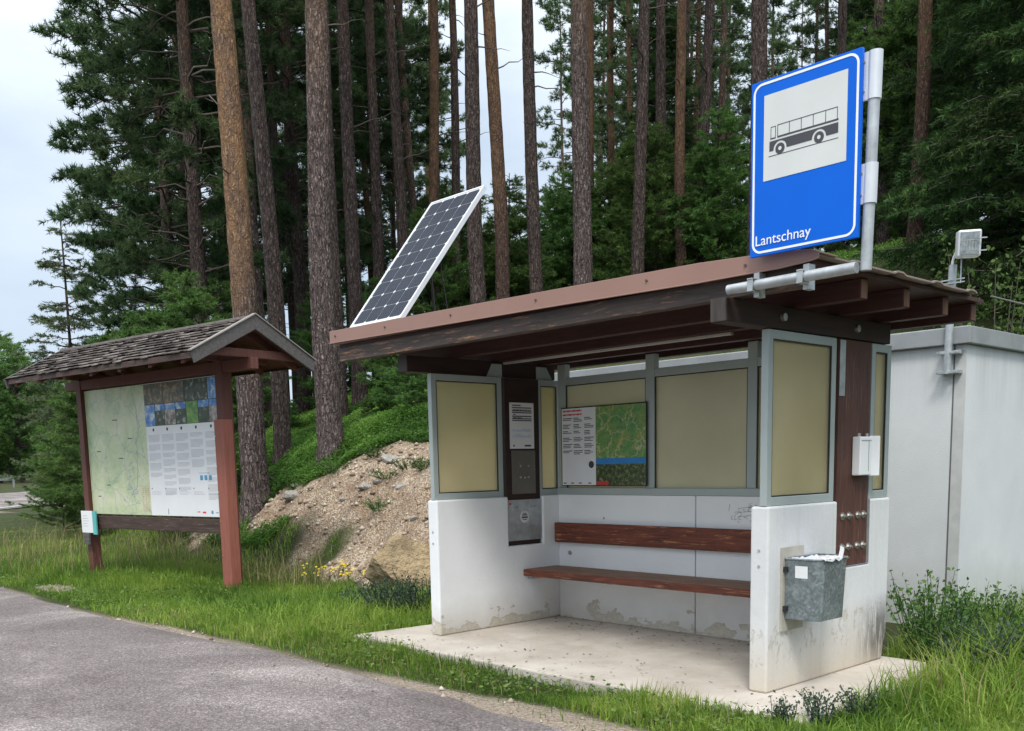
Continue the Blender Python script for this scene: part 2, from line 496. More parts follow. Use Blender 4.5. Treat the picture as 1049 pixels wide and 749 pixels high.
gcol = t.ramp(gs.outputs[0], [(0.0, (0.22, 0.155, 0.10)), (0.5, (0.36, 0.28, 0.20)), (0.85, (0.48, 0.41, 0.31)), (1.0, (0.58, 0.53, 0.45))])
gcol = t.mix(t.ramp(t.noise(v, 1.6, 6), [(0.4, 0.0), (0.65, 1.0)]), gcol, (0.25, 0.18, 0.12), 'MULTIPLY') if False else t.mix(t.ramp(t.noise(v, 1.6, 8, 0.75), [(0.42, 0.0), (0.62, 0.75)]), gcol, (0.19, 0.125, 0.08))
col = t.mix(t.attr('tone'), soil, gcol)
scol = t.ramp(t.noise(v, 55, 4, 0.8), [(0.3, (0.19, 0.15, 0.115)), (0.7, (0.36, 0.31, 0.25))])
col = t.mix(t.attr('sand'), col, scol)
hgt = t.math('ADD', t.vor(v, 42, 'F1'), t.math('MULTIPLY', t.noise(v, 9, 6), 2.0))
M['ground'] = t.done(t.bsdf(col, 0.9, 0, t.bump(hgt, 0.03, 0.8), 0.2))
g = link('ground', me, M['ground']); g['kind'] = 'structure'

# asphalt
ex = np.concatenate([np.arange(-59, -14, 1.0), np.arange(-14, 11, 0.12)])
ey = np.interp(ex, [p[0] for p in EDGE], [p[1] for p in EDGE])
# smooth the far bend
for _ in range(6):
    ey[1:44] = (ey[0:43] + ey[1:44] * 2 + ey[2:45]) / 4
ewob = ey + 0.07 * vnoise(ex, ex * 0, 0.5) + 0.03 * vnoise(ex, ex * 0 + 3, 0.17) - 0.02
vv = []; ff = []
rows = [0.0, 0.25, 1.0, 3.0, 5.0, 7.0, 9.0]
for i in range(len(ex)):
    tx = ex[min(i + 1, len(ex) - 1)] - ex[max(i - 1, 0)]; ty = ey[min(i + 1, len(ex) - 1)] - ey[max(i - 1, 0)]
    L = math.hypot(tx, ty); nxn, nyn = ty / L, -tx / L
    for r_ in rows:
        x_, y_ = ex[i] + nxn * r_, (ewob[i] if r_ == 0 else ey[i]) + nyn * r_
        vv.append((x_, y_, -0.048 + 0.9 * float(smooth((-x_ - 34) / 45)) + 0.04 * float(smooth((-x_ - 22) / 8)) - (0.03 if r_ == 0 else 0.0)))
k = len(rows)
for i in range(len(ex) - 1):
    for j in range(k - 1):
        ff.append((i * k + j, i * k + j + 1, (i + 1) * k + j + 1, (i + 1) * k + j))
t = NT('worn_asphalt'); v = t.coord()
big = t.noise(v, 0.55, 7, 0.62, dist=0.6)
col = t.ramp(big, [(0.32, (0.135, 0.118, 0.116)), (0.48, (0.185, 0.166, 0.163)), (0.64, (0.31, 0.285, 0.275))])
ag = t.vor(v, 92, 'F1', 'Color'); ags = t.n('SeparateColor'); t.l(ag, ags.inputs[0])
col = t.mix(0.75, col, t.ramp(ags.outputs[0], [(0.0, (0.40, 0.38, 0.38)), (0.5, (0.88, 0.86, 0.86)), (0.85, (1.3, 1.26, 1.23)), (1.0, (2.0, 1.9, 1.85))]), 'MULTIPLY')
ol = t.ramp(t.noise(t.coord((0.35, 1.2, 1)), 0.9, 6, 0.7), [(0.60, 0.0), (0.68, 1.0)])
col = t.mix(t.math('MULTIPLY', ol, 0.35), col, (0.06, 0.055, 0.055))
ckn = t.noise(v, 1.3, 5, 0.6, 'Color')
ckv = t.mix(0.35, t.tc.outputs['Object'], ckn)
ck = t.ramp(t.vor(ckv, 0.9, 'DISTANCE_TO_EDGE'), [(0.0, 1.0), (0.006, 0.0)])
col = t.mix(t.math('MULTIPLY', t.math('MULTIPLY', ck, t.ramp(t.noise(v, 0.6, 3), [(0.48, 0.0), (0.56, 1.0)])), 0.55), col, (0.03, 0.03, 0.03))
M['asphalt'] = t.done(t.bsdf(col, 0.82, 0, t.bump(t.math('ADD', t.vor(v, 95, 'F1'), t.math('MULTIPLY', t.noise(v, 3, 4), 0.6)), 0.008, 0.9), 0.3))
mb = MB(); mb.v = vv; mb.f = ff
o = mb.build('road', M['asphalt']); o['kind'] = 'structure'
# white edge line on the far bend
mb = MB()
fi = [i for i in range(len(ex)) if ex[i] < -24]
for i in fi[:-1]:
    q = []
    for ii, dd in ((i, 0.25), (i, 0.42), (i + 1, 0.42), (i + 1, 0.25)):
        tx = ex[ii + 1] - ex[ii - 1] if ii else 1; ty = ey[ii + 1] - ey[ii - 1] if ii else -0.5
        L = math.hypot(tx, ty); x_ = ex[ii] + ty / L * dd; y_ = ey[ii] - tx / L * dd
        q.append((x_, y_, -0.030 + 0.04 * float(smooth((-x_ - 22) / 8)) + 0.9 * float(smooth((-x_ - 34) / 45))))
    mb.quad(*q)
o = mb.build('road_edge_line', plain('road_paint', (0.7, 0.7, 0.68), 0.6, var=0.1)); o['kind'] = 'structure'

# concrete slab under the shelter
t = NT('worn_concrete'); v = t.coord()
col = t.ramp(t.noise(v, 1.8, 7, 0.65), [(0.3, (0.36, 0.315, 0.265)), (0.7, (0.54, 0.50, 0.44))])
col = t.mix(t.ramp(t.noise(v, 11, 8, 0.75), [(0.60, 0.0), (0.68, 0.7)]), col, (0.20, 0.165, 0.13))
M['concrete'] = t.done(t.bsdf(col, 0.8, 0, t.bump(t.noise(v, 45, 5), 0.004, 0.6), 0.3))
mb = MB()
sl = [(-0.50, -0.42), (0.6, -0.44), (1.8, -0.43), (3.58, -0.40), (3.64, 0.4), (3.58, 1.05), (3.38, 1.48), (-0.30, 1.55)]
mb.prism(sl, 'z', -0.16, 0.0)
o = mb.build('concrete_slab', M['concrete'], bevel=0.012); o['kind'] = 'structure'

# ------------------------------------------------------------------ bus shelter
H = 1.08
SH = thing('bus_shelter', 'white concrete bus shelter with flat brown metal roof and amber glass panes, beside the road', 'bus shelter', (1.55, 0.7, 0))
def wall_poly(back_low):
    return [(0, 0), (1.40, 0)] + ([(1.415, 0.10), (1.45, 0.17)] if back_low else [(1.45, 0.0)]) + [(1.45, H), (1.175, H), (1.175, 0.665), (0.765, 0.665), (0.765, H), (0, H)]
for x0, x1, kind in ((0.0, 0.117, 'l'), (2.992, 3.111, 'r')):
    mb = MB(); mb.prism(wall_poly(kind == 'r'), 'x', x0, x1)
    o = mb.build('side_wall', M['wall'] if kind == 'l' else M['rwall'], SH, bevel=0.012)
    o['label'] = 'stained white low side wall with peeling paint at its foot'
    # small holes in the narrow front edge
    for zz in (0.83, 0.74):
        b = MB(); b.tube([((x0 + x1) / 2, -0.0045, zz), ((x0 + x1) / 2, 0.004, zz)], 0.0085, 12)
        b.build('screw_cap', M['greyink'], SH)
mb = MB(); mb.box(0.119, 1.590, 1.363, 1.445, 0, H); mb.box(1.600, 2.990, 1.363, 1.445, 0, H)
o = mb.build('back_wall', M['wall'], SH, bevel=0.004)
mb = MB(); mb.box(1.590, 1.600, 1.375, 1.44, 0, H)
mb.build('wall_joint', M['greyink'], SH)
mb = MB(); mb.tube([(0.255, 1.355, 0.575), (0.255, 1.37, 0.575)], 0.020, 20)
mb.build('wall_plug', M['bolt'], SH)

def arch_pts(n): return []
# amber glass
t = NT('amber_wired_glass'); v = t.coord()
gcol = t.ramp(t.noise(v, 1.1, 5), [(0.3, (0.70, 0.645, 0.43)), (0.7, (0.80, 0.75, 0.56))])
gl = t.n('BsdfGlass'); gl.inputs['Roughness'].default_value = 0.42; gl.inputs['IOR'].default_value = 1.06
t.l(t.mix(0.2, gcol, (0.9, 0.88, 0.7)), gl.inputs['Color'])
tr = t.n('BsdfTranslucent'); t.l(gcol, tr.inputs['Color'])
df = t.bsdf(gcol, 0.28, 0, None, 0.5)
m1 = t.n('MixShader'); m1.inputs[0].default_value = 0.55; t.l(df, m1.inputs[1]); t.l(tr.outputs[0], m1.inputs[2])
m2 = t.n('MixShader'); m2.inputs[0].default_value = 0.42; t.l(m1.outputs[0], m2.inputs[1]); t.l(gl.outputs[0], m2.inputs[2])
M['amber'] = t.done(m2.outputs[0])
t = NT('grey_smoked_glass'); v = t.coord()
gcol = t.ramp(t.noise(v, 0.9, 5), [(0.3, (0.60, 0.57, 0.43)), (0.7, (0.74, 0.71, 0.56))])
tr = t.n('BsdfTranslucent'); t.l(gcol, tr.inputs['Color'])
df = t.bsdf(gcol, 0.22, 0, None, 0.6)
m1 = t.n('MixShader'); m1.inputs[0].default_value = 0.6; t.l(df, m1.inputs[1]); t.l(tr.outputs[0], m1.inputs[2])
M['smoke'] = t.done(m1.outputs[0])

def frame_yz(xc, y0, y1, z0, z1, w=0.05, d=0.045, parent=SH, name='window_frame'):
    """rectangular frame in a plane of constant x"""
    f = MB()
    f.box(xc - d / 2, xc + d / 2, y0, y0 + w, z0, z1); f.box(xc - d / 2, xc + d / 2, y1 - w, y1, z0, z1)
    f.box(xc - d / 2, xc + d / 2, y0 + w, y1 - w, z0, z0 + w); f.box(xc - d / 2, xc + d / 2, y0 + w, y1 - w, z1 - w, z1)
    fo = f.build(name, M['alu'], parent, bevel=0.003)
    g_ = MB()       # black rubber seal
    s_ = 0.008
    for sx in (-1, 1):
        xx0, xx1 = sorted((xc + sx * (d / 2 - 0.012), xc + sx * (d / 2 - 0.004)))
        g_.box(xx0, xx1, y0 + w, y0 + w + s_, z0 + w, z1 - w); g_.box(xx0, xx1, y1 - w - s_, y1 - w, z0 + w, z1 - w)
        g_.box(xx0, xx1, y0 + w + s_, y1 - w - s_, z0 + w, z0 + w + s_); g_.box(xx0, xx1, y0 + w + s_, y1 - w - s_, z1 - w - s_, z1 - w)
    g_.build('seal', M['black'], fo)
    p_ = MB(); p_.box(xc - 0.004, xc + 0.004, y0 + w - 0.004, y1 - w + 0.004, z0 + w - 0.004, z1 - w + 0.004)
    p_.build('pane', M['amber'], fo)
    return fo

for xc in (0.062, 3.070):
    frame_yz(xc, 0.004, 0.745, H + 0.002, 2.062)
    frame_yz(xc, 1.150 if xc < 1 else 1.190, 1.446, H + 0.002, 2.062)
    # wooden post between the two windows
    p_ = MB(); 
    p_.box(xc - 0.028, xc + 0.028, 0.772, 1.168, 0.668, 2.062)
    po = p_.build('post', M['postwood'] if xc > 1 else M['redwood_y'], SH, bevel=0.004)
    if xc > 1:
        # cut-out edge strip of the notch
        s_ = MB(); s_.box(3.03, 3.1125, 1.1685, 1.1745, 0.672, H); s_.box(3.03, 3.1125, 0.7655, 1.1745, 0.6655, 0.6675)
        s_.build('notch_trim', M['galv'], SH)
        for (yy, zz) in ((0.845, 0.985), (0.925, 0.985), (1.035, 0.985), (1.11, 0.985), (0.845, 0.79), (0.925, 0.79), (1.035, 0.79), (1.11, 0.79)):
            b = MB(); b.tube([(xc + 0.0285, yy, zz), (xc + 0.034, yy, zz)], 0.024, 20); b.tube([(xc + 0.034, yy, zz), (xc + 0.050, yy, zz)], 0.014, 6); b.tube([(xc + 0.05, yy, zz), (xc + 0.062, yy, zz)], 0.007, 10)
            b.build('bolt', M['bolt'], po)
        s_ = MB(); s_.box(xc + 0.0285, xc + 0.034, 0.772, 0.835, 1.72, 2.055)
        s_.build('bracket_plate', M['galv'], SH, bevel=0.002)
    else:
        # steel plate with round sticker, in the notch of the wall
        s_ = MB(); s_.box(xc + 0.030, xc + 0.040, 0.775, 1.165, 0.705, 1.052)
        pl = s_.build('steel_plate', M['galv'], SH, bevel=0.002)
        k_ = MB(); k_.tube([(xc + 0.040, 0.965, 0.905), (xc + 0.0415, 0.965, 0.905)], 0.052, 32)
        st_ = k_.build('round_sticker', M['whitesign'], pl)
        k_ = MB()
        for kk, (ya, yb, za, zb) in enumerate(((0.935, 0.995, 0.915, 0.925), (0.930, 1.0, 0.893, 0.907), (0.945, 0.985, 0.930, 0.937), (0.94, 0.99, 0.878, 0.884))):
            k_.box(xc + 0.0415, xc + 0.0422, ya, yb, za, zb)
        k_.tube([(xc + 0.0412, 0.965, 0.953), (xc + 0.042, 0.965, 0.953)], 0.004, 8)
        k_.build('sticker_print', M['ink'], st_)
        for zz in (0.99, 0.78):
            for yy in (0.845, 0.885, 1.045, 1.09):
                b = MB(); b.tube([(xc + 0.040, yy, zz), (xc + 0.049, yy, zz)], 0.009, 8); b.build('bolt', M['bolt'], pl)
        k_ = MB(); k_.tube([(xc + 0.040, 0.80, 1.02), (xc + 0.0415, 0.80, 1.02)], 0.012, 16); k_.build('red_dot_sticker', M['redink'], pl)
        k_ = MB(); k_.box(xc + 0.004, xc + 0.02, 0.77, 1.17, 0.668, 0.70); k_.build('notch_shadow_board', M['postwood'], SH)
        # lower bare plate on the post with bolts
        s_ = MB(); s_.box(xc + 0.0285, xc + 0.0345, 0.835, 1.11, 1.10, 1.465)
        pl2 = s_.build('post_plate', plain('brown_grey_plate', (0.17, 0.16, 0.135), 0.45, 0.4), SH, bevel=0.002)
        for yy, zz in ((0.93, 1.335), (1.02, 1.335), (0.93, 1.24), (0.98, 1.235), (1.02, 1.24)):
            b = MB(); b.tube([(xc + 0.0345, yy, zz), (xc + 0.043, yy, zz)], 0.010, 8); b.build('bolt', M['bolt'], pl2)
    # gusset plates at the post head
    if xc < 1:
        for gp_ in ([(0.60, 2.066), (0.770, 2.066), (0.770, 2.17), (0.66, 2.17)], [(1.170, 2.066), (1.36, 2.066), (1.29, 2.17), (1.170, 2.17)]):
            MB().prism(gp_, 'x', xc - 0.006, xc + 0.004).build('gusset_plate', M['alu'], SH)

# back window band
f = MB()
for x0, x1 in ((0.119, 0.212), (1.095, 1.185), (2.045, 2.125), (2.915, 2.990)):
    f.box(x0, x1, 1.372, 1.430, H + 0.058, 2.19)
for x0, x1 in ((0.212, 1.095), (1.185, 2.045), (2.125, 2.915)):
    f.box(x0, x1, 1.374, 1.428, 2.012, 2.075)
f.box(0.119, 2.990, 1.358, 1.444, H + 0.002, H + 0.058)
BF = f.build('back_window_frame', M['alu'], SH, bevel=0.003)
for x0, x1 in ((0.212, 1.095), (1.185, 2.045), (2.125, 2.915)):
    g_ = MB(); g_.box(x0 - 0.003, x1 + 0.003, 1.398, 1.406, H + 0.056, 2.014); g_.build('pane', M['smoke'], BF)
    g_ = MB(); s_ = 0.007
    g_.box(x0, x0 + s_, 1.376, 1.384, H + 0.06, 2.01); g_.box(x1 - s_, x1, 1.376, 1.384, H + 0.06, 2.01)
    g_.box(x0 + s_, x1 - s_, 1.376, 1.384, 2.003, 2.01)
    g_.build('seal', M['black'], BF)

# roof timber
for x0, x1 in ((-0.06, 0.06), (3.00, 3.105)):
    yb0 = -0.20 if x0 < 1 else -0.412
    b = MB(); b.box(x0, x1, yb0, 1.40, 2.068, 2.190)
    bo = b.build('cross_beam', M['redwood_y'], SH, bevel=0.005)
    b = MB(); b.box(x0 + 0.004, x1 - 0.004, yb0 - 0.003, yb0 - 0.0005, 2.072, 2.19); b.build('beam_end', M['oldend'], bo)
    if x0 > 1:
        for yy in (0.12, 0.95):
            b = MB(); b.tube([(x1, yy, 2.13), (x1 + 0.02, yy, 2.13)], 0.022, 12); b.build('bolt', M['bolt'], bo)
for i, yy in enumerate((-0.345, 0.245, 0.74, 1.25, 1.66)):
    b = MB(); b.box(-0.64, 3.50, yy, yy + 0.075, 2.192, 2.298)
    po = b.build('purlin', M['weathered'] if i == 0 else M['redwood'], SH, bevel=0.004)
    b = MB(); b.box(3.501, 3.504, yy + 0.004, yy + 0.071, 2.196, 2.294); b.build('beam_end', M['endgrain'], po)
b = MB(); b.box(-0.66, 3.545, -0.33, 1.74, 2.300, 2.322)
b.build('roof_boarding', M['redwood'], SH)
# metal roof sheet with ribs along x
prof = []
yb = -0.372
z0 = 2.335
prof = [(yb, z0)]
y_ = yb
while y_ < 1.70:
    prof += [(y_ + 0.33, z0), (y_ + 0.37, z0 + 0.012), (y_ + 0.43, z0 + 0.012), (y_ + 0.47, z0)]
    y_ += 0.47
prof = [p for p in prof if p[0] <= 1.80]
low = [(p[0], p[1] - 0.008) for p in prof][::-1]
b = MB()
n = len(prof)
vs_ = [(x_, p[0], p[1]) for x_ in (-0.69, 3.60) for p in prof] + [(x_, p[0], p[1] - 0.009) for x_ in (-0.69, 3.60) for p in prof]
fs_ = []
for i in range(n - 1):
    fs_ += [(i, i + 1, n + i + 1, n + i), (2 * n + i, 3 * n + i, 3 * n + i + 1, 2 * n + i + 1), (i, 2 * n + i, 2 * n + i + 1, i + 1), (n + i, n + i + 1, 3 * n + i + 1, 3 * n + i)]
fs_ += [(0, n, 3 * n, 2 * n), (n - 1, 3 * n - 1, 4 * n - 1, 2 * n - 1)]
b.add(vs_, fs_)
b.build('roof_sheet', plain('roof_edge_sheet', (0.27, 0.20, 0.18), 0.5, 0.2), SH)
# fascia strip
b = MB()
top = [(-0.705, 2.434), (0.6, 2.424), (1.9, 2.408), (2.9, 2.395), (3.40, 2.372), (3.57, 2.356), (3.615, 2.340)]
bot = [(-0.705, 2.336), (0.6, 2.320), (1.9, 2.305), (2.9, 2.288), (3.40, 2.288), (3.57, 2.297), (3.615, 2.305)]
b.prism(top + bot[::-1], 'y', -0.388, -0.380)
b.prism([(top[i][0], top[i][1] - 0.001) for i in range(7)] + [(top[i][0], top[i][1] - 0.008) for i in range(6, -1, -1)], 'y', -0.380, -0.20)
b.prism([(bot[i][0], bot[i][1] + 0.006) for i in range(7)] + [(bot[i][0], bot[i][1] - 0.001) for i in range(6, -1, -1)], 'y', -0.398, -0.388)
FA = b.build('fascia', M['fascia'], SH, bevel=0.002)
for xx in (-0.62, 0.05, 0.82, 1.66, 2.55, 3.2):
    s_ = MB(); zz = float(np.interp(xx, [p[0] for p in top], [p[1] for p in top])) - 0.045
    s_.tube([(xx, -0.396, zz), (xx, -0.388, zz)], 0.007, 10); s_.build('screw', plain('brown_screw', (0.10, 0.06, 0.05)), FA)
# strip light under the roof
b = MB(); b.box(-0.2, 2.30, 0.79, 0.825, 2.172, 2.190)
b.build('strip_light', plain('strip_light_cover', (0.42, 0.40, 0.37), 0.5), SH, bevel=0.003)

# scribble on the back wall by the right pillar (illegible pen marks)
mb = MB(); rr = random.Random(5)
for k in range(26):
    x_ = 1.93 + rr.random() * 0.22; z_ = 0.90 + rr.random() * 0.10 * (0.3 + (x_ - 1.93) / 0.2)
    dx, dz = rr.uniform(-0.03, 0.03), rr.uniform(-0.03, 0.03)
    mb.tube([(x_, 1.3615, z_), (x_ + dx, 1.3615, z_ + dz), (x_ + dx * 0.4 + 0.012, 1.3615, z_ + dz * 1.2)], 0.0011, 4)
for k in range(3):
    mb.tube([(1.98, 1.3615, 0.93 + 0.03 * k), (2.16, 1.3615, 0.945 + 0.033 * k)], 0.0012, 4)
mb.tube([(1.90, 1.3615, 0.97), (1.91, 1.3615, 1.02)], 0.0012, 4)
o = mb.build('pen_scribble', M['ink'], SH)

# bench
BE = thing('bench', 'worn red-brown wooden bench with backrest plank along the shelter back wall', 'bench', (1.5, 1.15, 0.4))
b = MB(); b.box(0.121, 2.988, 0.945, 1.335, 0.418, 0.460)
b.build('seat', M['benchtop'], BE, bevel=0.004)
b = MB(); b.box(0.119, 2.989, 0.922, 0.944, 0.402, 0.457)
b.build('seat_edge', M['bench'], BE, bevel=0.004)
b = MB(); b.box(0.121, 2.988, 1.305, 1.353, 0.668, 0.838)
b.build('backrest', M['bench'], BE, bevel=0.006)
for xx in (0.119, 2.94):
    b = MB(); b.box(xx + 0.001, xx + 0.045, 0.97, 1.34, 0.372, 0.4165); b.build('bracket', M['galv'], BE, bevel=0.002)
for xx in (1.0, 2.1):
    b = MB(); b.box(xx, xx + 0.04, 1.0, 1.362, 0.385, 0.4165); b.build('bracket', M['galv'], BE, bevel=0.002)

# ------------------------------------------------------------------ text helper
def text_mesh(txt, size, font_scale_x=1.0, extrude=0.0008):
    cu = bpy.data.curves.new('lettering', 'FONT'); cu.body = txt; cu.size = size; cu.extrude = extrude
    ob = bpy.data.objects.new('lettering_tmp', cu); COL.objects.link(ob)
    bpy.context.view_layer.update()
    dg = bpy.context.evaluated_depsgraph_get()
    me_ = bpy.data.meshes.new_from_object(ob.evaluated_get(dg))
    COL.objects.unlink(ob); bpy.data.objects.remove(ob)
    return me_

def place_text(me_, name, mat, parent, origin, ux, uy, width=None):
    """lay a text mesh with its baseline at origin along ux, letters up along uy"""
    ux = Vector(ux).normalized(); uy = Vector(uy).normalized(); nz = ux.cross(uy)
    xs_ = [v_.co.x for v_ in me_.vertices]; x0, x1 = min(xs_), max(xs_)
    s_ = (width / (x1 - x0)) if width else 1.0
    off = OFF.get(parent.name, Vector((0, 0, 0)))
    for v_ in me_.vertices:
        c_ = v_.co.copy()
        v_.co = Vector(origin) + ux * (c_.x - x0) * s_ + uy * c_.y * s_ + nz * c_.z - off
    me_.materials.clear()
    return link(name, me_, mat, parent)

# ------------------------------------------------------------------ bus stop sign
SG = thing('bus_stop_sign', 'large blue bus stop sign on a bent steel pole above the shelter roof', 'sign', (3.87, -0.42, 2.22))
b = MB()
b.tube([(3.13, -0.435, 2.218), (3.84, -0.435, 2.222)], 0.026, 20)
b.tube([(3.875, -0.415, 2.205), (3.885, -0.415, 2.62), (3.897, -0.415, 3.15)], 0.026, 20)
b.build('pole', M['galv'], SG, smooth=True)
for z0, z1 in ((2.50, 2.675), (2.95, 3.155)):
    b = MB(); b.tube([(3.885 + (z0 - 2.5) * 0.018, -0.415, z0), (3.885 + (z1 - 2.5) * 0.018, -0.415, z1)], 0.031, 20)
    b.box(3.845, 3.872, -0.437, -0.424, z0, z1)
    co = b.build('clamp', plain('light_clamp', (0.62, 0.65, 0.68), 0.4, 0.4), SG, smooth=True)
    for zz in (z0 + 0.04, z1 - 0.04):
        q = MB(); q.tube([(3.853, -0.443, zz), (3.853, -0.435, zz)], 0.006, 8); q.build('bolt', M['bolt'], co)
for xx in (3.28, 3.56):
    b = MB(); b.box(xx - 0.016, xx + 0.016, -0.4075, -0.349, 2.165, 2.285); b.box(xx - 0.016, xx + 0.016, -0.470, -0.4075, 2.246, 2.252); b.box(xx - 0.016, xx + 0.016, -0.470, -0.4075, 2.188, 2.194)
    b.box(xx - 0.016, xx + 0.016, -0.467, -0.462, 2.194, 2.246)
    b.build('bracket', M['galv'], SG, bevel=0.001)

def rrect(x0, x1, z0, z1, r, n=8):
    p = []
    for cx_, cz_, a0 in ((x1 - r, z1 - r, 0), (x0 + r, z1 - r, 90), (x0 + r, z0 + r, 180), (x1 - r, z0 + r, 270)):
        for k in range(n + 1):
            a = R(a0 + 90 * k / n); p.append((cx_ + r * math.cos(a), cz_ + r * math.sin(a)))
    return p
SX0, SX1, SZ0, SZ1 = 3.272, 3.852, 2.352, 3.176
b = MB(); b.prism([(SX0, SZ0), (SX1, SZ0), (SX1, SZ1), (SX0, SZ1)], 'y', -0.456, -0.436)
PN = b.build('sign_panel', M['bluesign'], SG, bevel=0.002)
def ring(x0, x1, z0, z1, r, w_, y0, y1):
    A = rrect(x0, x1, z0, z1, r); B = rrect(x0 + w_, x1 - w_, z0 + w_, z1 - w_, max(0.004, r - w_)); n = len(A)
    m_ = MB(); vs_ = [(p[0], y0, p[1]) for p in A] + [(p[0], y0, p[1]) for p in B] + [(p[0], y1, p[1]) for p in A] + [(p[0], y1, p[1]) for p in B]
    fs_ = []
    for i in range(n):
        j = (i + 1) % n
        fs_ += [(i, j, n + j, n + i), (2 * n + i, 3 * n + i, 3 * n + j, 2 * n + j), (i, 2 * n + i, 2 * n + j, j), (n + i, n + j, 3 * n + j, 3 * n + i)]
    return m_.add(vs_, fs_)
ring(SX0 + 0.012, SX1 - 0.012, SZ0 + 0.012, SZ1 - 0.012, 0.05, 0.011, -0.4580, -0.4565).build('white_border', M['whiteline'], PN)
b = MB(); b.prism([(3.345, 2.703), (3.785, 2.703), (3.785, 3.102), (3.345, 3.102)], 'y', -0.4580, -0.4565)
WP = b.build('white_panel', M['whitesign'], PN)
# bus pictogram
BX, BZ = 3.378, 2.812
Y1, Y0 = -0.4582, -0.4592
b = MB()
def bp_(u0, u1, h0, h1): b.box(BX + u0, BX + u1, Y0, Y1, BZ + h0, BZ + h1)
def disc_cut(uc, r): pass
body = []
def archs(u):       # lower edge of the body with wheel arches
    h = 0.024
    for uc in (0.059, 0.267):
        du = abs(u - uc)
        if du < 0.036: h = max(h, 0.027 + math.sqrt(0.036 ** 2 - du ** 2))
    return h
us = np.linspace(0.0, 0.365, 147)
for i in range(len(us) - 1):
    h0, h1 = archs(us[i]), archs(us[i + 1])
    b.add([(BX + us[i], Y0, BZ + h0), (BX + us[i + 1], Y0, BZ + h1), (BX + us[i + 1], Y0, BZ + 0.070), (BX + us[i], Y0, BZ + 0.070)], [(0, 1, 2, 3)])
bp_(0.004, 0.034, 0.079, 0.085); bp_(0.043, 0.365, 0.079, 0.087)
bp_(0.006, 0.034, 0.1340, 0.1368); bp_(0.006, 0.0088, 0.085, 0.134); bp_(0.0312, 0.034, 0.085, 0.134)
bp_(0.043, 0.360, 0.1365, 0.1395)
for u in (0.043, 0.107, 0.171, 0.234, 0.298, 0.3575): bp_(u, u + 0.0028, 0.087, 0.1365)
bp_(-0.004, 0.366, 0.0, 0.003)
for uc in (0.059, 0.267):
    b.tube([(BX + uc, Y0 - 0.0002, BZ + 0.0275), (BX + uc, Y1, BZ + 0.0275)], 0.0255, 32)
b.build('bus_symbol', M['ink'], WP)
b = MB()
for uc in (0.059, 0.267):
    b.tube([(BX + uc, Y0 - 0.0008, BZ + 0.0275), (BX + uc, Y0 - 0.0003, BZ + 0.0275)], 0.009, 24)
b.tube([(BX + 0.243, Y1 - 0.0004, BZ - 0.052), (BX + 0.243, Y1, BZ - 0.052)], 0.0025, 8)
b.build('wheel_hub', M['whitesign'], WP)
place_text(text_mesh('Lantschnay', 0.07), 'lettering', M['whiteline'], PN, (3.306, -0.4582, 2.402), (1, 0, 0), (0, 0, 1), 0.305)

# ------------------------------------------------------------------ solar panel
SP = thing('solar_panel', 'framed dark solar panel tilted up on the left front of the shelter roof', 'solar panel', (-0.15, -0.32, 2.42))
A0 = Vector((-0.485, -0.345, 2.440)); AX = Vector((1, 0, 0)); AY = Vector((0, 0.86, 1.075)).normalized(); AN = AX.cross(AY)
PW, PL = 0.668, 1.385
Mx = Matrix((AX, AY, AN)).transposed()
def sp_box(mb_, u0, u1, v0, v1, n0, n1):
    c_ = A0 + AX * (u0 + u1) / 2 + AY * (v0 + v1) / 2 + AN * (n0 + n1) / 2
    mb_.obox(c_, (u1 - u0, v1 - v0, n1 - n0), Mx)
b = MB(); fw = 0.016
sp_box(b, 0, PW, 0, fw, -0.035, 0.0); sp_box(b, 0, PW, PL - fw, PL, -0.035, 0.0)
sp_box(b, 0, fw, fw, PL - fw, -0.035, 0.0); sp_box(b, PW - fw, PW, fw, PL - fw, -0.035, 0.0)
b.build('frame', plain('silver_frame', (0.66, 0.68, 0.70), 0.35, 0.4, 0.05), SP, bevel=0.001)
b = MB(); sp_box(b, fw, PW - fw, fw, PL - fw, -0.008, -0.004)
bk = b.build('backing_sheet', plain('pale_backing', (0.55, 0.57, 0.58), 0.35, 0, 0.05, spec=0.5), SP)
t = NT('dark_solar_cell'); v = t.coord()
col = t.ramp(t.noise(v, 2, 3), [(0.3, (0.018, 0.024, 0.038)), (0.7, (0.028, 0.036, 0.052))])
pb = t.n('BsdfPrincipled'); t.l(col, pb.inputs['Base Color']); pb.inputs['Roughness'].default_value = 0.35; pb.inputs['Specular IOR Level'].default_value = 0.04
M['cell'] = t.done(pb.outputs[0])
cw, chh, gp = (PW - 2 * fw - 0.016) / 4, (PL - 2 * fw - 0.03) / 9, 0.0032
for i in range(4):
    for j in range(9):
        u0 = fw + 0.008 + i * cw + gp / 2; u1 = u0 + cw - gp; v0 = fw + 0.015 + j * chh + gp / 2; v1 = v0 + chh - gp
        k_ = 0.014
        pts = [(u0 + k_, v0), (u1 - k_, v0), (u1, v0 + k_), (u1, v1 - k_), (u1 - k_, v1), (u0 + k_, v1), (u0, v1 - k_), (u0, v0 + k_)]
        b = MB(); b.add([A0 + AX * p[0] + AY * p[1] + AN * (-0.0032) for p in pts], [tuple(range(8))])
        b.build('solar_cell', M['cell'], SP)
b = MB()
for i in range(4):
    for q in (0.2, 0.4, 0.6, 0.8):
        u = fw + 0.008 + (i + q) * cw
        sp_box(b, u - 0.0006, u + 0.0006, fw + 0.01, PL - fw - 0.01, -0.0031, -0.0028)
b.build('bus_bar_lines', plain('silver_line', (0.10, 0.115, 0.14), 0.5, 0.0), SP)
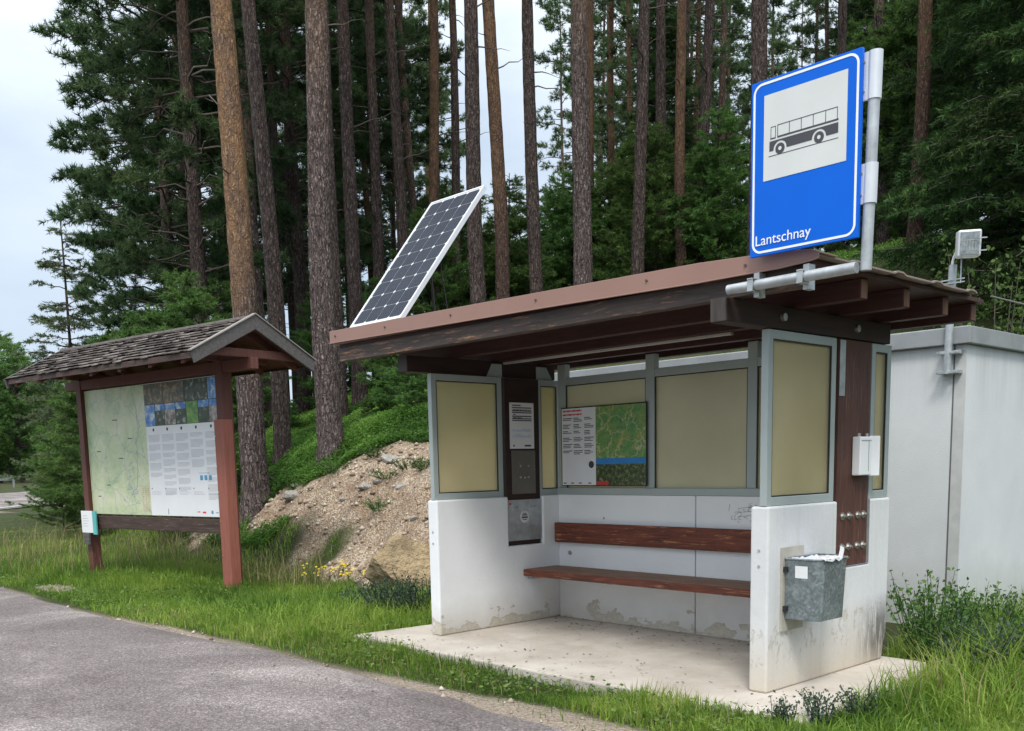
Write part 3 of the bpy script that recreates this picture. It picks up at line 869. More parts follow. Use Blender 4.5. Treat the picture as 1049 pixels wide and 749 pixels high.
for u in (0.16, 0.52):
    b = MB()
    t1 = A0 + AX * u + AY * 0.62 - AN * 0.037
    b.tube([t1, (t1.x, t1.y + 0.05, 2.35)], 0.010, 8)
    b.build('strut', M['black'], SP)
    b = MB(); b.tube([A0 + AX * u - AN * 0.045 + AY * 0.03, (A0 + AX * u).x * Vector((1, 0, 0)) + Vector((0, 0.62, 2.37))], 0.008, 8)
    b.build('strut', M['galv'], SP)
b = MB(); b.tube([A0 + AX * 0.16 + AY * 0.6 - AN * 0.05, A0 + AX * 0.52 + AY * 0.6 - AN * 0.05], 0.010, 8); b.build('cross_bar', M['black'], SP)
b = MB()
p0 = A0 + AX * 0.45 + AY * 0.85 - AN * 0.04
b.tube([p0, p0 + Vector((0.01, 0.02, -0.25)), p0 + Vector((0.05, 0.05, -0.6)), Vector((p0.x + 0.06, p0.y + 0.1, 2.36))], 0.005, 6)
b.build('cable', M['black'], SP)

# ------------------------------------------------------------------ notices on the shelter
def bars(mb_, fn, rows, rr, u0, u1, h, gap=0.25):
    """broken lines of unreadable print; fn(u0,u1,v0,v1) adds one bar"""
    for vv_ in rows:
        u = u0
        while u < u1:
            L_ = rr.uniform(0.015, 0.05) * (u1 - u0) / 0.25
            fn(u, min(u + L_, u1), vv_, vv_ + h)
            u += L_ + 0.006
            if rr.random() < gap * 0.4: break
rr = random.Random(11)
xc = 0.062 + 0.028
NO = thing('timetable_sheet', 'white timetable sheet pinned on the brown post inside the shelter', 'notice', (xc, 0.96, 1.67))
b = MB(); b.box(xc + 0.001, xc + 0.004, 0.822, 1.102, 1.480, 1.862); sh = b.build('sheet', M['paper'], NO)
b = MB()
fn = lambda a, c, d, e_: b.box(xc + 0.0041, xc + 0.0047, a, c, d, e_)
for d_ in (1.835, 1.815, 1.79, 1.775, 1.745, 1.725, 1.71): fn(0.85, 1.075 if d_ < 1.83 else 0.95, d_, d_ + 0.009)
for d_ in (1.80, 1.76, 1.735): bars(b, fn, [d_], rr, 0.86, 1.07, 0.006)
b.build('print_lines', M['ink'], sh)
b = MB()
for row in (1.625, 1.575):
    y_ = 0.85
    while y_ < 1.06:
        b.tube([(xc + 0.0044, y_, row), (xc + 0.0044, y_ + 0.008, row + rr.uniform(0.01, 0.03)), (xc + 0.0044, y_ + 0.018, row - 0.004)], 0.0011, 4); y_ += 0.018
b.build('handwriting', M['blueink'], sh)
b = MB(); b.tube([(xc + 0.0041, 0.865, 1.505), (xc + 0.0047, 0.865, 1.505)], 0.009, 12); b.box(xc + 0.0041, xc + 0.0047, 0.99, 1.065, 1.498, 1.512); b.build('print_logo', M['ink'], sh)
for c_ in ((0.83, 1.855), (1.095, 1.855)):
    b = MB(); b.tube([(xc + 0.004, c_[0], c_[1]), (xc + 0.008, c_[0], c_[1])], 0.004, 8); b.build('pin', M['bolt'], NO)

# map poster on the back windows
t = NT('printed_town_map'); v = t.coord()
c1 = t.ramp(t.noise(v, 8, 9, 0.85), [(0.35, (0.03, 0.22, 0.10)), (0.48, (0.12, 0.30, 0.09)), (0.60, (0.30, 0.34, 0.10)), (0.72, (0.42, 0.28, 0.14))])
c1 = t.mix(t.ramp(t.noise(v, 30, 6, 0.8), [(0.60, 0.0), (0.64, 0.8)]), c1, (0.50, 0.42, 0.32))
c1 = t.mix(t.ramp(t.noise(v, 26, 8, 0.85), [(0.56, 0.0), (0.60, 0.85)]), c1, (0.02, 0.06, 0.04))
c1 = t.mix(t.ramp(t.vor(t.mix(0.2, t.tc.outputs['Object'], t.noise(v, 5, 5, 0.6, 'Color')), 7, 'DISTANCE_TO_EDGE'), [(0.0, 0.8), (0.03, 0.0)]), c1, (0.62, 0.55, 0.35))
M['map1'] = t.done(t.bsdf(c1, 0.35))
t = NT('printed_panorama'); v = t.coord()
c1 = t.ramp(t.noise(v, 30, 8, 0.8), [(0.38, (0.012, 0.03, 0.012)), (0.52, (0.05, 0.09, 0.03)), (0.62, (0.30, 0.26, 0.14)), (0.70, (0.45, 0.42, 0.30))])
M['pano'] = t.done(t.bsdf(c1, 0.35))
yp = 1.352
PO = thing('tourist_map_poster', 'poster with white text half and green map half, hung on the shelter back window', 'poster', (0.65, yp, 1.49))
b = MB(); b.box(0.176, 1.125, yp, yp + 0.006, 1.155, 1.822); b.build('backing_board', M['black'], PO)
b = MB(); b.box(0.186, 0.578, yp - 0.003, yp - 0.0005, 1.163, 1.812)
sh = b.build('text_sheet', M['paper'], PO)
b = MB(); b.box(0.580, 1.116, yp - 0.003, yp - 0.0005, 1.385, 1.812); b.build('map_print', M['map1'], PO)
b = MB(); b.box(0.580, 1.116, yp - 0.003, yp - 0.0005, 1.335, 1.384); b.build('blue_band', M['blueink'], PO)
b = MB(); b.box(0.580, 1.116, yp - 0.003, yp - 0.0005, 1.163, 1.334); b.build('panorama_print', M['pano'], PO)
b = MB(); b.box(0.585, 0.72, yp - 0.0045, yp - 0.0032, 1.166, 1.192); b.build('red_label', M['redink'], PO)
b = MB(); fn = lambda a, c, d, e_: b.box(a, c, yp - 0.0038, yp - 0.0032, d, e_)
bars(b, fn, (1.783, 1.752), rr, 0.20, 0.42, 0.014, 0)
b.build('red_heading', M['redink'], sh)
b = MB()
for cx_ in (0.20, 0.325, 0.45):
    for blk in range(6):
        z_ = 1.725 - blk * 0.055
        for q in range(rr.choice((2, 3, 3))):
            fn(cx_, cx_ + rr.uniform(0.06, 0.11), z_ - q * 0.013, z_ - q * 0.013 + (0.006 if q else 0.007))
for cx_ in (0.20, 0.29, 0.38, 0.49): fn(cx_, cx_ + 0.035, 1.175, 1.184)
b.tube([(0.527, yp - 0.0038, 1.335), (0.527, yp - 0.003, 1.335)], 0.030, 24)
b.build('print_lines', M['ink'], sh)

# white leaflet box on the right post
LB = thing('leaflet_box', 'small white plastic leaflet box fixed to the dark post of the right side wall', 'box', (3.12, 1.10, 1.36))
X0 = 3.101
b = MB(); b.box(X0, X0 + 0.055, 0.945, 1.095, 1.235, 1.475); b.build('case', M['white'], LB, bevel=0.006)
b = MB(); b.obox((X0 + 0.050, 1.135, 1.355), (0.006, 0.085, 0.25), Matrix.Rotation(R(-22), 3, 'Z')); b.build('door_flap', M['white'], LB, bevel=0.002)
b = MB(); b.box(X0 + 0.0555, X0 + 0.058, 0.96, 1.085, 1.45, 1.454); b.box(X0 + 0.0555, X0 + 0.058, 1.05, 1.054, 1.26, 1.45); b.build('seam', M['greyink'], LB)
for yk in (0.97, 1.07): MB().tube([(X0 + 0.03, yk, 1.476), (X0 + 0.03, yk, 1.496)], 0.011, 10).build('top_knob', M['bolt'], LB)

# waste bin
WB = thing('waste_bin', 'dented galvanised waste bin with a torn white liner, hung on the right side wall', 'waste bin', (3.2, 0.36, 0.42))
ZB, ZT = 0.425, 0.775
def binring(z, s):
    x0 = 3.128; d = 0.222 + 0.013 * s; y0, y1 = 0.156 - 0.004 * s, 0.50 + 0.01 * s
    c_ = 0.085
    return [(x0, y0, z), (x0 + d - 0.03, y0, z), (x0 + d, y0 + 0.03, z), (x0 + d, y1 - c_, z), (x0 + d - c_, y1, z), (x0, y1, z)]
b = MB()
levels = [(ZB, 0.0), (ZB + 0.12, 0.35), (ZB + 0.24, 0.7), (ZT, 1.0)]
vs_ = []
for z_, s_ in levels: vs_ += binring(z_, s_)
n = 6; fs_ = [tuple(range(6))[::-1]]
for i in range(3):
    for k in range(6): fs_.append((i * 6 + k, i * 6 + (k + 1) % 6, (i + 1) * 6 + (k + 1) % 6, (i + 1) * 6 + k))
b.add(vs_, fs_)
t = NT('spangled_galvanised_bin'); v = t.coord()
s1 = t.vor(v, 70, 'F1', 'Color'); ss = t.n('SeparateColor'); t.l(s1, ss.inputs[0])
col = t.ramp(t.math('ADD', t.math('MULTIPLY', ss.outputs[0], 0.35), t.math('MULTIPLY', t.noise(v, 9, 7, 0.7), 0.9)), [(0.30, (0.125, 0.150, 0.158)), (0.62, (0.19, 0.222, 0.23)), (0.86, (0.30, 0.34, 0.345))])
M['bin'] = t.done(t.bsdf(col, 0.48, 0.45, t.bump(t.noise(v, 6, 3), 0.02, 0.6)))
o = b.build('body', M['bin'], WB)
m_ = o.modifiers.new('solid', 'SOLIDIFY'); m_.thickness = 0.004; m_.offset = -1
m_ = o.modifiers.new('bevel', 'BEVEL'); m_.width = 0.006; m_.segments = 2; m_.limit_method = 'ANGLE'
rimp = binring(ZT, 1.0) + [binring(ZT, 1.0)[0]]
b = MB(); b.tube(rimp, 0.006, 8); b.build('rim', M['bin'], WB, smooth=True)
b = MB(); b.box(3.322, 3.3635, 0.225, 0.30, 0.68, 0.742) ; 
q = MB(); q.add([(3.195, 0.1515, 0.668), (3.275, 0.1515, 0.668), (3.275, 0.1497, 0.738), (3.195, 0.1497, 0.738)], [(0, 1, 2, 3)]); q.build('sticker', M['paper'], WB)
# back plate / old patch on the wall
b = MB(); b.box(3.1125, 3.126, 0.13, 0.36, 0.35, 0.84); b.build('back_plate', plain('bare_grey_render', (0.40, 0.38, 0.33), 0.8, 0, 0.15, 9), WB)
for zz in (0.47, 0.70):
    b = MB(); b.box(3.1265, 3.15, 0.135, 0.165, zz, zz + 0.03); b.build('hinge', M['black'], WB)
# liner, crumpled
rr2 = np.random.RandomState(4)
b = MB(); G = 12
vs_ = []
for i in range(G + 1):
    for j in range(G + 1):
        x_ = 3.135 + 0.215 * i / G; y_ = 0.165 + 0.32 * j / G
        edge = max(abs(i / G - 0.5), abs(j / G - 0.5)) * 2
        z_ = 0.735 + 0.038 * edge ** 3 + rr2.uniform(-0.006, 0.006)
        vs_.append((x_, y_, z_))
fs_ = [(i * (G + 1) + j, (i + 1) * (G + 1) + j, (i + 1) * (G + 1) + j + 1, i * (G + 1) + j + 1) for i in range(G) for j in range(G)]
b.add(vs_, fs_)
lg = []
# a flap of liner over the rim
ys2 = np.linspace(0.22, 0.50, 12)
base = len(b.v)
for k_, y_ in enumerate(ys2):
    zz = 0.788 + 0.006 * math.sin(k_ * 1.3) + (0.05 if k_ > 10 else 0)
    b.v += [(3.350, y_ * 0.75, zz), (3.372, y_ * 0.75, zz - 0.008), (3.374, y_ * 0.75, zz - 0.016 - 0.003 * (k_ % 3))]
for k_ in range(11):
    for q_ in range(2): b.f.append((base + k_ * 3 + q_, base + (k_ + 1) * 3 + q_, base + (k_ + 1) * 3 + q_ + 1, base + k_ * 3 + q_ + 1))
b.build('liner', plain('white_liner', (0.58, 0.59, 0.62), 0.5, 0, 0.05), WB, smooth=True)

# ------------------------------------------------------------------ concrete hut
t = NT('pale_hut_render'); v = t.coord(); xyz = t.z()
col = t.ramp(t.noise(v, 1.3, 6), [(0.3, (0.52, 0.545, 0.55)), (0.7, (0.60, 0.62, 0.625))])
st = t.noise(t.coord((5, 5, 0.25)), 1.0, 5)
topm = t.ramp(t.math('MULTIPLY', xyz['Z'], 0.4), [(0.68, 0.0), (0.87, 1.0)])
lowg = t.ramp(t.math('ADD', xyz['Z'], t.math('MULTIPLY', t.noise(v, 3, 6, 0.7), 0.6)), [(0.35, 1.0), (0.95, 0.0)])
col = t.mix(t.math('MULTIPLY', lowg, 0.45), col, (0.26, 0.27, 0.20))
col = t.mix(t.math('MULTIPLY', t.math('MULTIPLY', t.ramp(st, [(0.42, 0.0), (0.65, 1.0)]), topm), 0.3), col, (0.26, 0.26, 0.25))
fine = t.noise(v, 120, 3)
M['hut'] = t.done(t.bsdf(col, 0.8, 0, t.bump(fine, 0.004, 0.6), 0.2))
M['hutcap'] = plain('grey_roof_edge', (0.245, 0.26, 0.265), 0.55, 0.05, 0.15, 4)
HB = thing('utility_hut', 'pale rendered flat-roofed hut with grey roof edge right behind the shelter', 'hut', (0.7, 5.0, -0.1))
b = MB(); b.box(-1.60, 2.888, 3.085, 6.9, -0.3, 2.205); b.build('wall', M['hut'], HB, bevel=0.01)
b = MB(); b.box(-1.66, 2.935, 3.03, 6.95, 2.205, 2.335); rf = b.build('roof', M['hutcap'], HB, bevel=0.006)
b = MB(); b.box(-1.62, 2.895, 3.07, 6.91, 2.3355, 2.342); b.build('roof_gravel', plain('pale_roof_gravel', (0.45, 0.45, 0.43), 0.9, 0, 0.3, 60), rf)
b = MB(); b.box(2.792, 2.806, 3.0825, 3.0845, -0.1, 2.2); b.build('corner_joint', plain('joint_grey', (0.12, 0.12, 0.12)), HB)
b = MB(); b.box(2.806, 2.893, 3.0795, 3.084, -0.1, 2.2); b.build('corner_trim', plain('corner_trim', (0.46, 0.47, 0.46), 0.6), HB)

# floodlight on a pole at the hut's front
FL = thing('floodlight', 'grey floodlight on a bent pole bracketed to the hut wall, above the shelter roof corner', 'floodlight', (2.80, 3.0, 2.0))
b = MB(); b.tube([(2.775, 3.01, 1.98), (2.790, 3.01, 2.80)], 0.030, 16); b.build('pole', M['galv'], FL, smooth=True)
b = MB(); pts = [(2.79 + 0.0 + 0.10 * (1 - math.cos(a)), 3.0, 2.80 + 0.13 * math.sin(a)) for a in np.linspace(0, math.pi / 2, 8)]
b.tube(pts, 0.010, 10); b.build('conduit', plain('white_conduit', (0.68, 0.70, 0.70), 0.4), FL, smooth=True)
b = MB(); 
Mf = Matrix.Rotation(R(34), 3, 'Z') @ Matrix.Rotation(R(4), 3, 'X')
cF = Vector((2.925, 2.95, 2.925))
b.obox(cF, (0.165, 0.11, 0.195), Mf); b.build('housing', plain('pale_grey_housing', (0.55, 0.57, 0.57), 0.4, 0.1), FL, bevel=0.014)
b = MB(); b.obox(cF + Mf @ Vector((0, -0.057, 0)), (0.135, 0.003, 0.16), Mf)
lens = b.build('lens', plain('dull_lamp_glass', (0.24, 0.27, 0.28), 0.15, 0.2, 0.35, 30), FL)
b = MB()
for k_ in range(5): b.obox(cF + Mf @ Vector((-0.04 + 0.02 * k_, -0.0595, -0.02)), (0.006, 0.002, 0.07), Mf)
b.obox(cF + Mf @ Vector((0.0, -0.0595, 0.02)), (0.11, 0.002, 0.006), Mf)
b.build('lamp_reflector', M['bolt'], lens)
b = MB()
for zz in (2.68, 2.655): b.box(2.72, 2.90, 2.965, 2.975, zz, zz + 0.008)
b.tube([(2.87, 2.97, 2.65), (2.87, 2.97, 2.85)], 0.005, 6)
b.obox((3.04, 2.93, 2.86), (0.06, 0.008, 0.008), Mf); b.obox((3.04, 2.93, 2.95), (0.06, 0.008, 0.008), Mf)
b.build('bracket', M['galv'], FL)
for zz in (1.98, 2.13):
    b = MB(); b.box(2.70, 2.865, 3.035, 3.0785, zz, zz + 0.03); b.box(2.70, 2.865, 2.985, 2.995, zz, zz + 0.02); b.box(2.71, 2.72, 2.96, 3.05, zz + 0.002, zz + 0.018); b.box(2.845, 2.855, 2.96, 3.05, zz + 0.002, zz + 0.018)
    b.build('wall_clamp', M['galv'], FL, bevel=0.002)

# thin cable from the shelter's back corner
o = MB().tube([(3.58, 1.76, 2.34), (3.9, 2.4, 2.22), (4.6, 4.0, 2.05), (5.6, 6.0, 1.98), (6.9, 9.0, 2.2)], 0.005, 6).build('cable', plain('grey_cable', (0.14, 0.15, 0.13)))
set_tag(o, 'thin grey cable running off the back right corner of the shelter roof', 'cable')

# ------------------------------------------------------------------ information board
IB = thing('information_board', 'roofed wooden information board with a pale hiking map, left of the shelter', 'information board', (-7.859, 0.14, -0.06), math.atan2(0.14195, 0.98987), local=True)
ZO = 0.06
M['brownpost'] = m_wood('red_brown_post_paint', (0.21, 0.066, 0.046), (0.32, 0.11, 0.075), 'z')
M['darkpost'] = m_wood('dark_brown_board_post', (0.075, 0.026, 0.019), (0.14, 0.048, 0.034), 'z')
M['oldbeam'] = m_wood('old_dark_beam', (0.022, 0.013, 0.010), (0.085, 0.045, 0.032), 'x', (0.14, 0.12, 0.11))
b = MB(); b.box(0.0, 0.12, 0.0, 0.13, -0.15, 2.66); b.build('post', M['darkpost'], IB, bevel=0.006)
b = MB(); b.box(3.215, 3.345, -0.005, 0.135, -0.15, 2.72); b.build('post', M['darkpost'], IB, bevel=0.006)
b = MB(); b.prism([(3.190, -0.035), (3.365, -0.035), (3.365, 0.10), (3.346, 0.10), (3.346, -0.0065), (3.190, -0.0065)], 'z', -0.12, 2.0)
o = b.build('post_sleeve', M['brownpost'], IB, bevel=0.004)
b = MB()
for zz in (0.35, 0.75, 1.1, 1.4, 1.75): b.tube([(3.21, -0.042, zz + ZO), (3.21, -0.035, zz + ZO)], 0.008, 8)
b.build('screw_head', M['bolt'], o)
b = MB(); b.box(0.12, 3.215, 0.03, 0.10, 0.605 + ZO, 0.775 + ZO); b.build('lower_beam', M['oldbeam'], IB, bevel=0.006)
b = MB(); b.box(-0.30, 3.90, 0.01, 0.11, 2.475 + ZO, 2.60 + ZO); b.build('upper_beam', M['darkpost'], IB, bevel=0.006)
b = MB(); b.box(0.125, 3.21, 0.058, 0.078, 0.79 + ZO, 2.465 + ZO); b.build('backing_panel', M['oldbeam'], IB)
# printed map
t = NT('printed_hiking_map'); v = t.coord()
c1 = t.ramp(t.noise(v, 2.6, 8, 0.7, dist=0.6), [(0.34, (0.34, 0.46, 0.26)), (0.50, (0.52, 0.58, 0.36)), (0.64, (0.62, 0.63, 0.47)), (0.75, (0.50, 0.56, 0.50))])
ln = t.noise(v, 3.2, 6, 0.65, dist=1.2)
fr = t.math('FRACT', t.math('MULTIPLY', ln, 22.0))
c1 = t.mix(t.math('MULTIPLY', t.ramp(fr, [(0.0, 1.0), (0.12, 0.0)]), 0.28), c1, (0.35, 0.30, 0.18))
c1 = t.mix(t.ramp(t.noise(v, 9, 8, 0.85, dist=1.0), [(0.58, 0.0), (0.63, 0.75)]), c1, (0.26, 0.36, 0.42))
rl = t.vor(t.mix(0.25, t.tc.outputs['Object'], t.noise(v, 2.5, 5, 0.6, 'Color')), 3.2, 'DISTANCE_TO_EDGE')
c1 = t.mix(t.ramp(rl, [(0.0, 0.55), (0.02, 0.0)]), c1, (0.22, 0.24, 0.33))
c1 = t.mix(t.ramp(t.noise(v, 60, 3, 0.8), [(0.62, 0.0), (0.66, 0.5)]), c1, (0.15, 0.22, 0.14))
M['map2'] = t.done(t.bsdf(c1, 0.32))
PX0, PXM, PX1, PZ0, PZ1 = 0.13, 1.60, 3.205, 0.80 + ZO, 2.455 + ZO
yq = 0.050
b = MB(); b.box(PX0, PXM, yq, yq + 0.006, PZ0, PZ1)
MP = b.build('hiking_map', M['map2'], IB)
b = MB(); b.box(PXM + 0.001, PX1, yq, yq + 0.006, PZ0, PZ1)
TX = b.build('text_panel', M['paper'], IB)
# detail on the map: a village plan, rail and river lines
b = MB(); rr = random.Random(21)
def seg(mb_, p, q, w_, y=yq - 0.0006):
    d_ = Vector((q[0] - p[0], q[1] - p[1])); n_ = Vector((-d_.y, d_.x)).normalized() * w_
    mb_.quad((p[0] + n_.x, y, p[1] + n_.y), (q[0] + n_.x, y, q[1] + n_.y), (q[0] - n_.x, y, q[1] - n_.y), (p[0] - n_.x, y, p[1] - n_.y))
for k_ in range(46):
    cx_, cz_ = rr.gauss(1.15, 0.10), rr.gauss(1.18, 0.17); a = rr.choice((0.3, 1.9)) + rr.uniform(-0.2, 0.2); L_ = rr.uniform(0.03, 0.12)
    seg(b, (cx_, cz_), (cx_ + math.cos(a) * L_, cz_ + math.sin(a) * L_), 0.003)
x_, z_ = 1.32, 2.42
for k_ in range(46):
    nx_, nz_ = x_ + rr.uniform(-0.03, 0.024), z_ - 0.028
    seg(b, (x_, z_), (nx_, nz_), 0.005); x_, z_ = nx_, nz_
b.build('street_lines', plain('slate_print', (0.24, 0.27, 0.36), 0.5), MP)
b = MB()
for cx_ in (1.43, 1.50, 1.56):
    for k_ in range(13): b.box(cx_ - 0.018, cx_ + rr.uniform(0.0, 0.02), yq - 0.0012, yq - 0.0003, PZ0 + 0.05 + k_ * 0.026, PZ0 + 0.058 + k_ * 0.026)
b.build('legend_print', plain('red_legend', (0.5, 0.20, 0.18)), MP)
b = MB()
for (x0, z0, L_) in ((0.35, 1.7, 0.10), (0.8, 2.1, 0.12), (0.55, 1.25, 0.09), (0.9, 1.6, 0.11), (0.3, 1.1, 0.08), (1.15, 1.85, 0.1)):
    seg(b, (x0, z0), (x0 + L_, z0), 0.006)
b.build('place_names', M['ink'], MP)
# photographs at the head of the text panel
def photo_mat(name, stops, scale, seed):
    t_ = NT(name); v_ = t_.coord(loc=(seed * 1.7, seed, seed * 0.6)); 
    c_ = t_.ramp(t_.noise(v_, scale, 7, 0.7), stops)
    return t_.done(t_.bsdf(c_, 0.32))
pm = {
 'rock': photo_mat('photo_of_rock_wall', [(0.35, (0.02, 0.03, 0.012)), (0.5, (0.10, 0.09, 0.045)), (0.65, (0.40, 0.25, 0.11))], 14, 1),
 'forest': photo_mat('photo_of_forest', [(0.35, (0.008, 0.015, 0.006)), (0.55, (0.04, 0.065, 0.02)), (0.62, (0.30, 0.32, 0.28))], 16, 2),
 'blue': photo_mat('photo_of_blue_sky', [(0.35, (0.02, 0.12, 0.42)), (0.5, (0.10, 0.28, 0.60)), (0.60, (0.60, 0.64, 0.66))], 10, 3),
 'town': photo_mat('photo_of_town', [(0.35, (0.06, 0.06, 0.05)), (0.5, (0.32, 0.28, 0.24)), (0.62, (0.55, 0.50, 0.45)), (0.7, (0.35, 0.10, 0.06))], 12, 4),
 'green': photo_mat('photo_of_meadow', [(0.35, (0.04, 0.16, 0.02)), (0.55, (0.16, 0.36, 0.05)), (0.66, (0.62, 0.50, 0.04))], 9, 5)}
zt, zm_, zb = PZ1 - 0.012, PZ1 - 0.262, PZ1 - 0.525
def px2(cx_): return PXM + 0.005 + (cx_ - 20) / 350 * (PX1 - PXM - 0.01)
row1 = [(20, 60, 'rock'), (62, 112, 'rock'), (115, 213, 'rock'), (217, 265, 'forest'), (268, 320, 'forest'), (323, 370, 'blue')]
row2 = [(20, 68, 'blue'), (71, 115, 'forest'), (118, 168, 'town'), (171, 218, 'forest'), (221, 273, 'green'), (276, 322, 'forest'), (324, 370, 'town')]
for row, z0_, z1_ in ((row1, zm_ + 0.004, zt), (row2, zb, zm_ - 0.004)):
    for a_, c_, k_ in row:
        b = MB(); b.box(px2(a_), px2(c_), yq - 0.0012, yq - 0.0003, z0_, z1_ if k_ == 'blue' or row is row1 else z1_ - 0.08)
        b.build('photo_print', pm[k_], TX)
        if row is row2 and k_ != 'blue':
            b = MB(); b.box(px2(a_), px2(c_), yq - 0.0012, yq - 0.0003, z1_ - 0.079, z1_)
            b.build('photo_print', pm['blue'] if k_ != 'green' else pm['green'], TX)
b = MB(); b.box(PXM + 0.002, PX1 - 0.001, yq - 0.0009, yq - 0.0002, zb - 0.006, zt + 0.006)
b.build('photo_border', plain('dark_border', (0.03, 0.05, 0.06)), TX)
b = MB(); hb = MB()
colw = (PX1 - PXM - 0.06) / 5
for c_ in range(5):
    x0 = PXM + 0.04 + c_ * colw; x1 = x0 + colw - 0.05
    hb.tube([((x0 + x1) / 2, yq - 0.0008, zb - 0.055), ((x0 + x1) / 2, yq, zb - 0.055)], 0.018, 12); hb.box((x0 + x1) / 2 - 0.018, (x0 + x1) / 2 + 0.018, yq - 0.0008, yq - 0.0002, zb - 0.055, zb - 0.035)
    z_ = zb - 0.12
    lim = (1.27, 1.02, 1.10, 1.38, 1.05)[c_] + ZO
    while z_ > lim:
        nl = rr.choice((4, 6, 7))
        for q_ in range(nl):
            b.box(x0, x1 - (rr.uniform(0.02, 0.12) if q_ == nl - 1 else 0), yq - 0.0008, yq - 0.0002, z_, z_ + 0.004); z_ -= 0.0135
        z_ -= 0.028
    for q_ in range(3):
        b.box(x0, x1 - rr.uniform(0, 0.1), yq - 0.0008, yq - 0.0002, PZ0 + 0.30 - q_ * 0.016, PZ0 + 0.303 - q_ * 0.016)
    hb.box(x0, x0 + 0.018, yq - 0.0008, yq - 0.0002, PZ0 + 0.335, PZ0 + 0.35)
b.build('print_lines', M['greyink'], TX); hb.build('column_badges', M['ink'], TX)
b = MB()
for k_ in range(3): b.box(2.72 + k_ * 0.09, 2.78 + k_ * 0.09, yq - 0.0008, yq - 0.0002, PZ0 + 0.44, PZ0 + 0.50)
b.box(2.70, 2.92, yq - 0.0008, yq - 0.0002, PZ0 + 0.525, PZ0 + 0.53)
b.tube([(2.93, yq - 0.0008, PZ0 + 0.055), (2.93, yq, PZ0 + 0.055)], 0.024, 16)
b.build('blue_pictograms', plain('soft_blue_print', (0.10, 0.30, 0.48)), TX)
b = MB(); b.box(2.62, 2.68, yq - 0.0008, yq - 0.0002, PZ0 + 0.05, PZ0 + 0.062); b.box(2.73, 2.80, yq - 0.0008, yq - 0.0002, PZ0 + 0.04, PZ0 + 0.062); b.build('red_logos', M['redink'], TX)
b = MB(); b.box(3.0, 3.06, yq - 0.0008, yq - 0.0002, PZ0 + 0.045, PZ0 + 0.057); b.box(3.09, 3.11, yq - 0.0008, yq - 0.0002, PZ0 + 0.03, PZ0 + 0.075); b.box(1.98, 2.0, yq - 0.0008, yq - 0.0002, PZ0 + 0.02, PZ0 + 0.09); b.build('dark_logos', M['greyink'], TX)

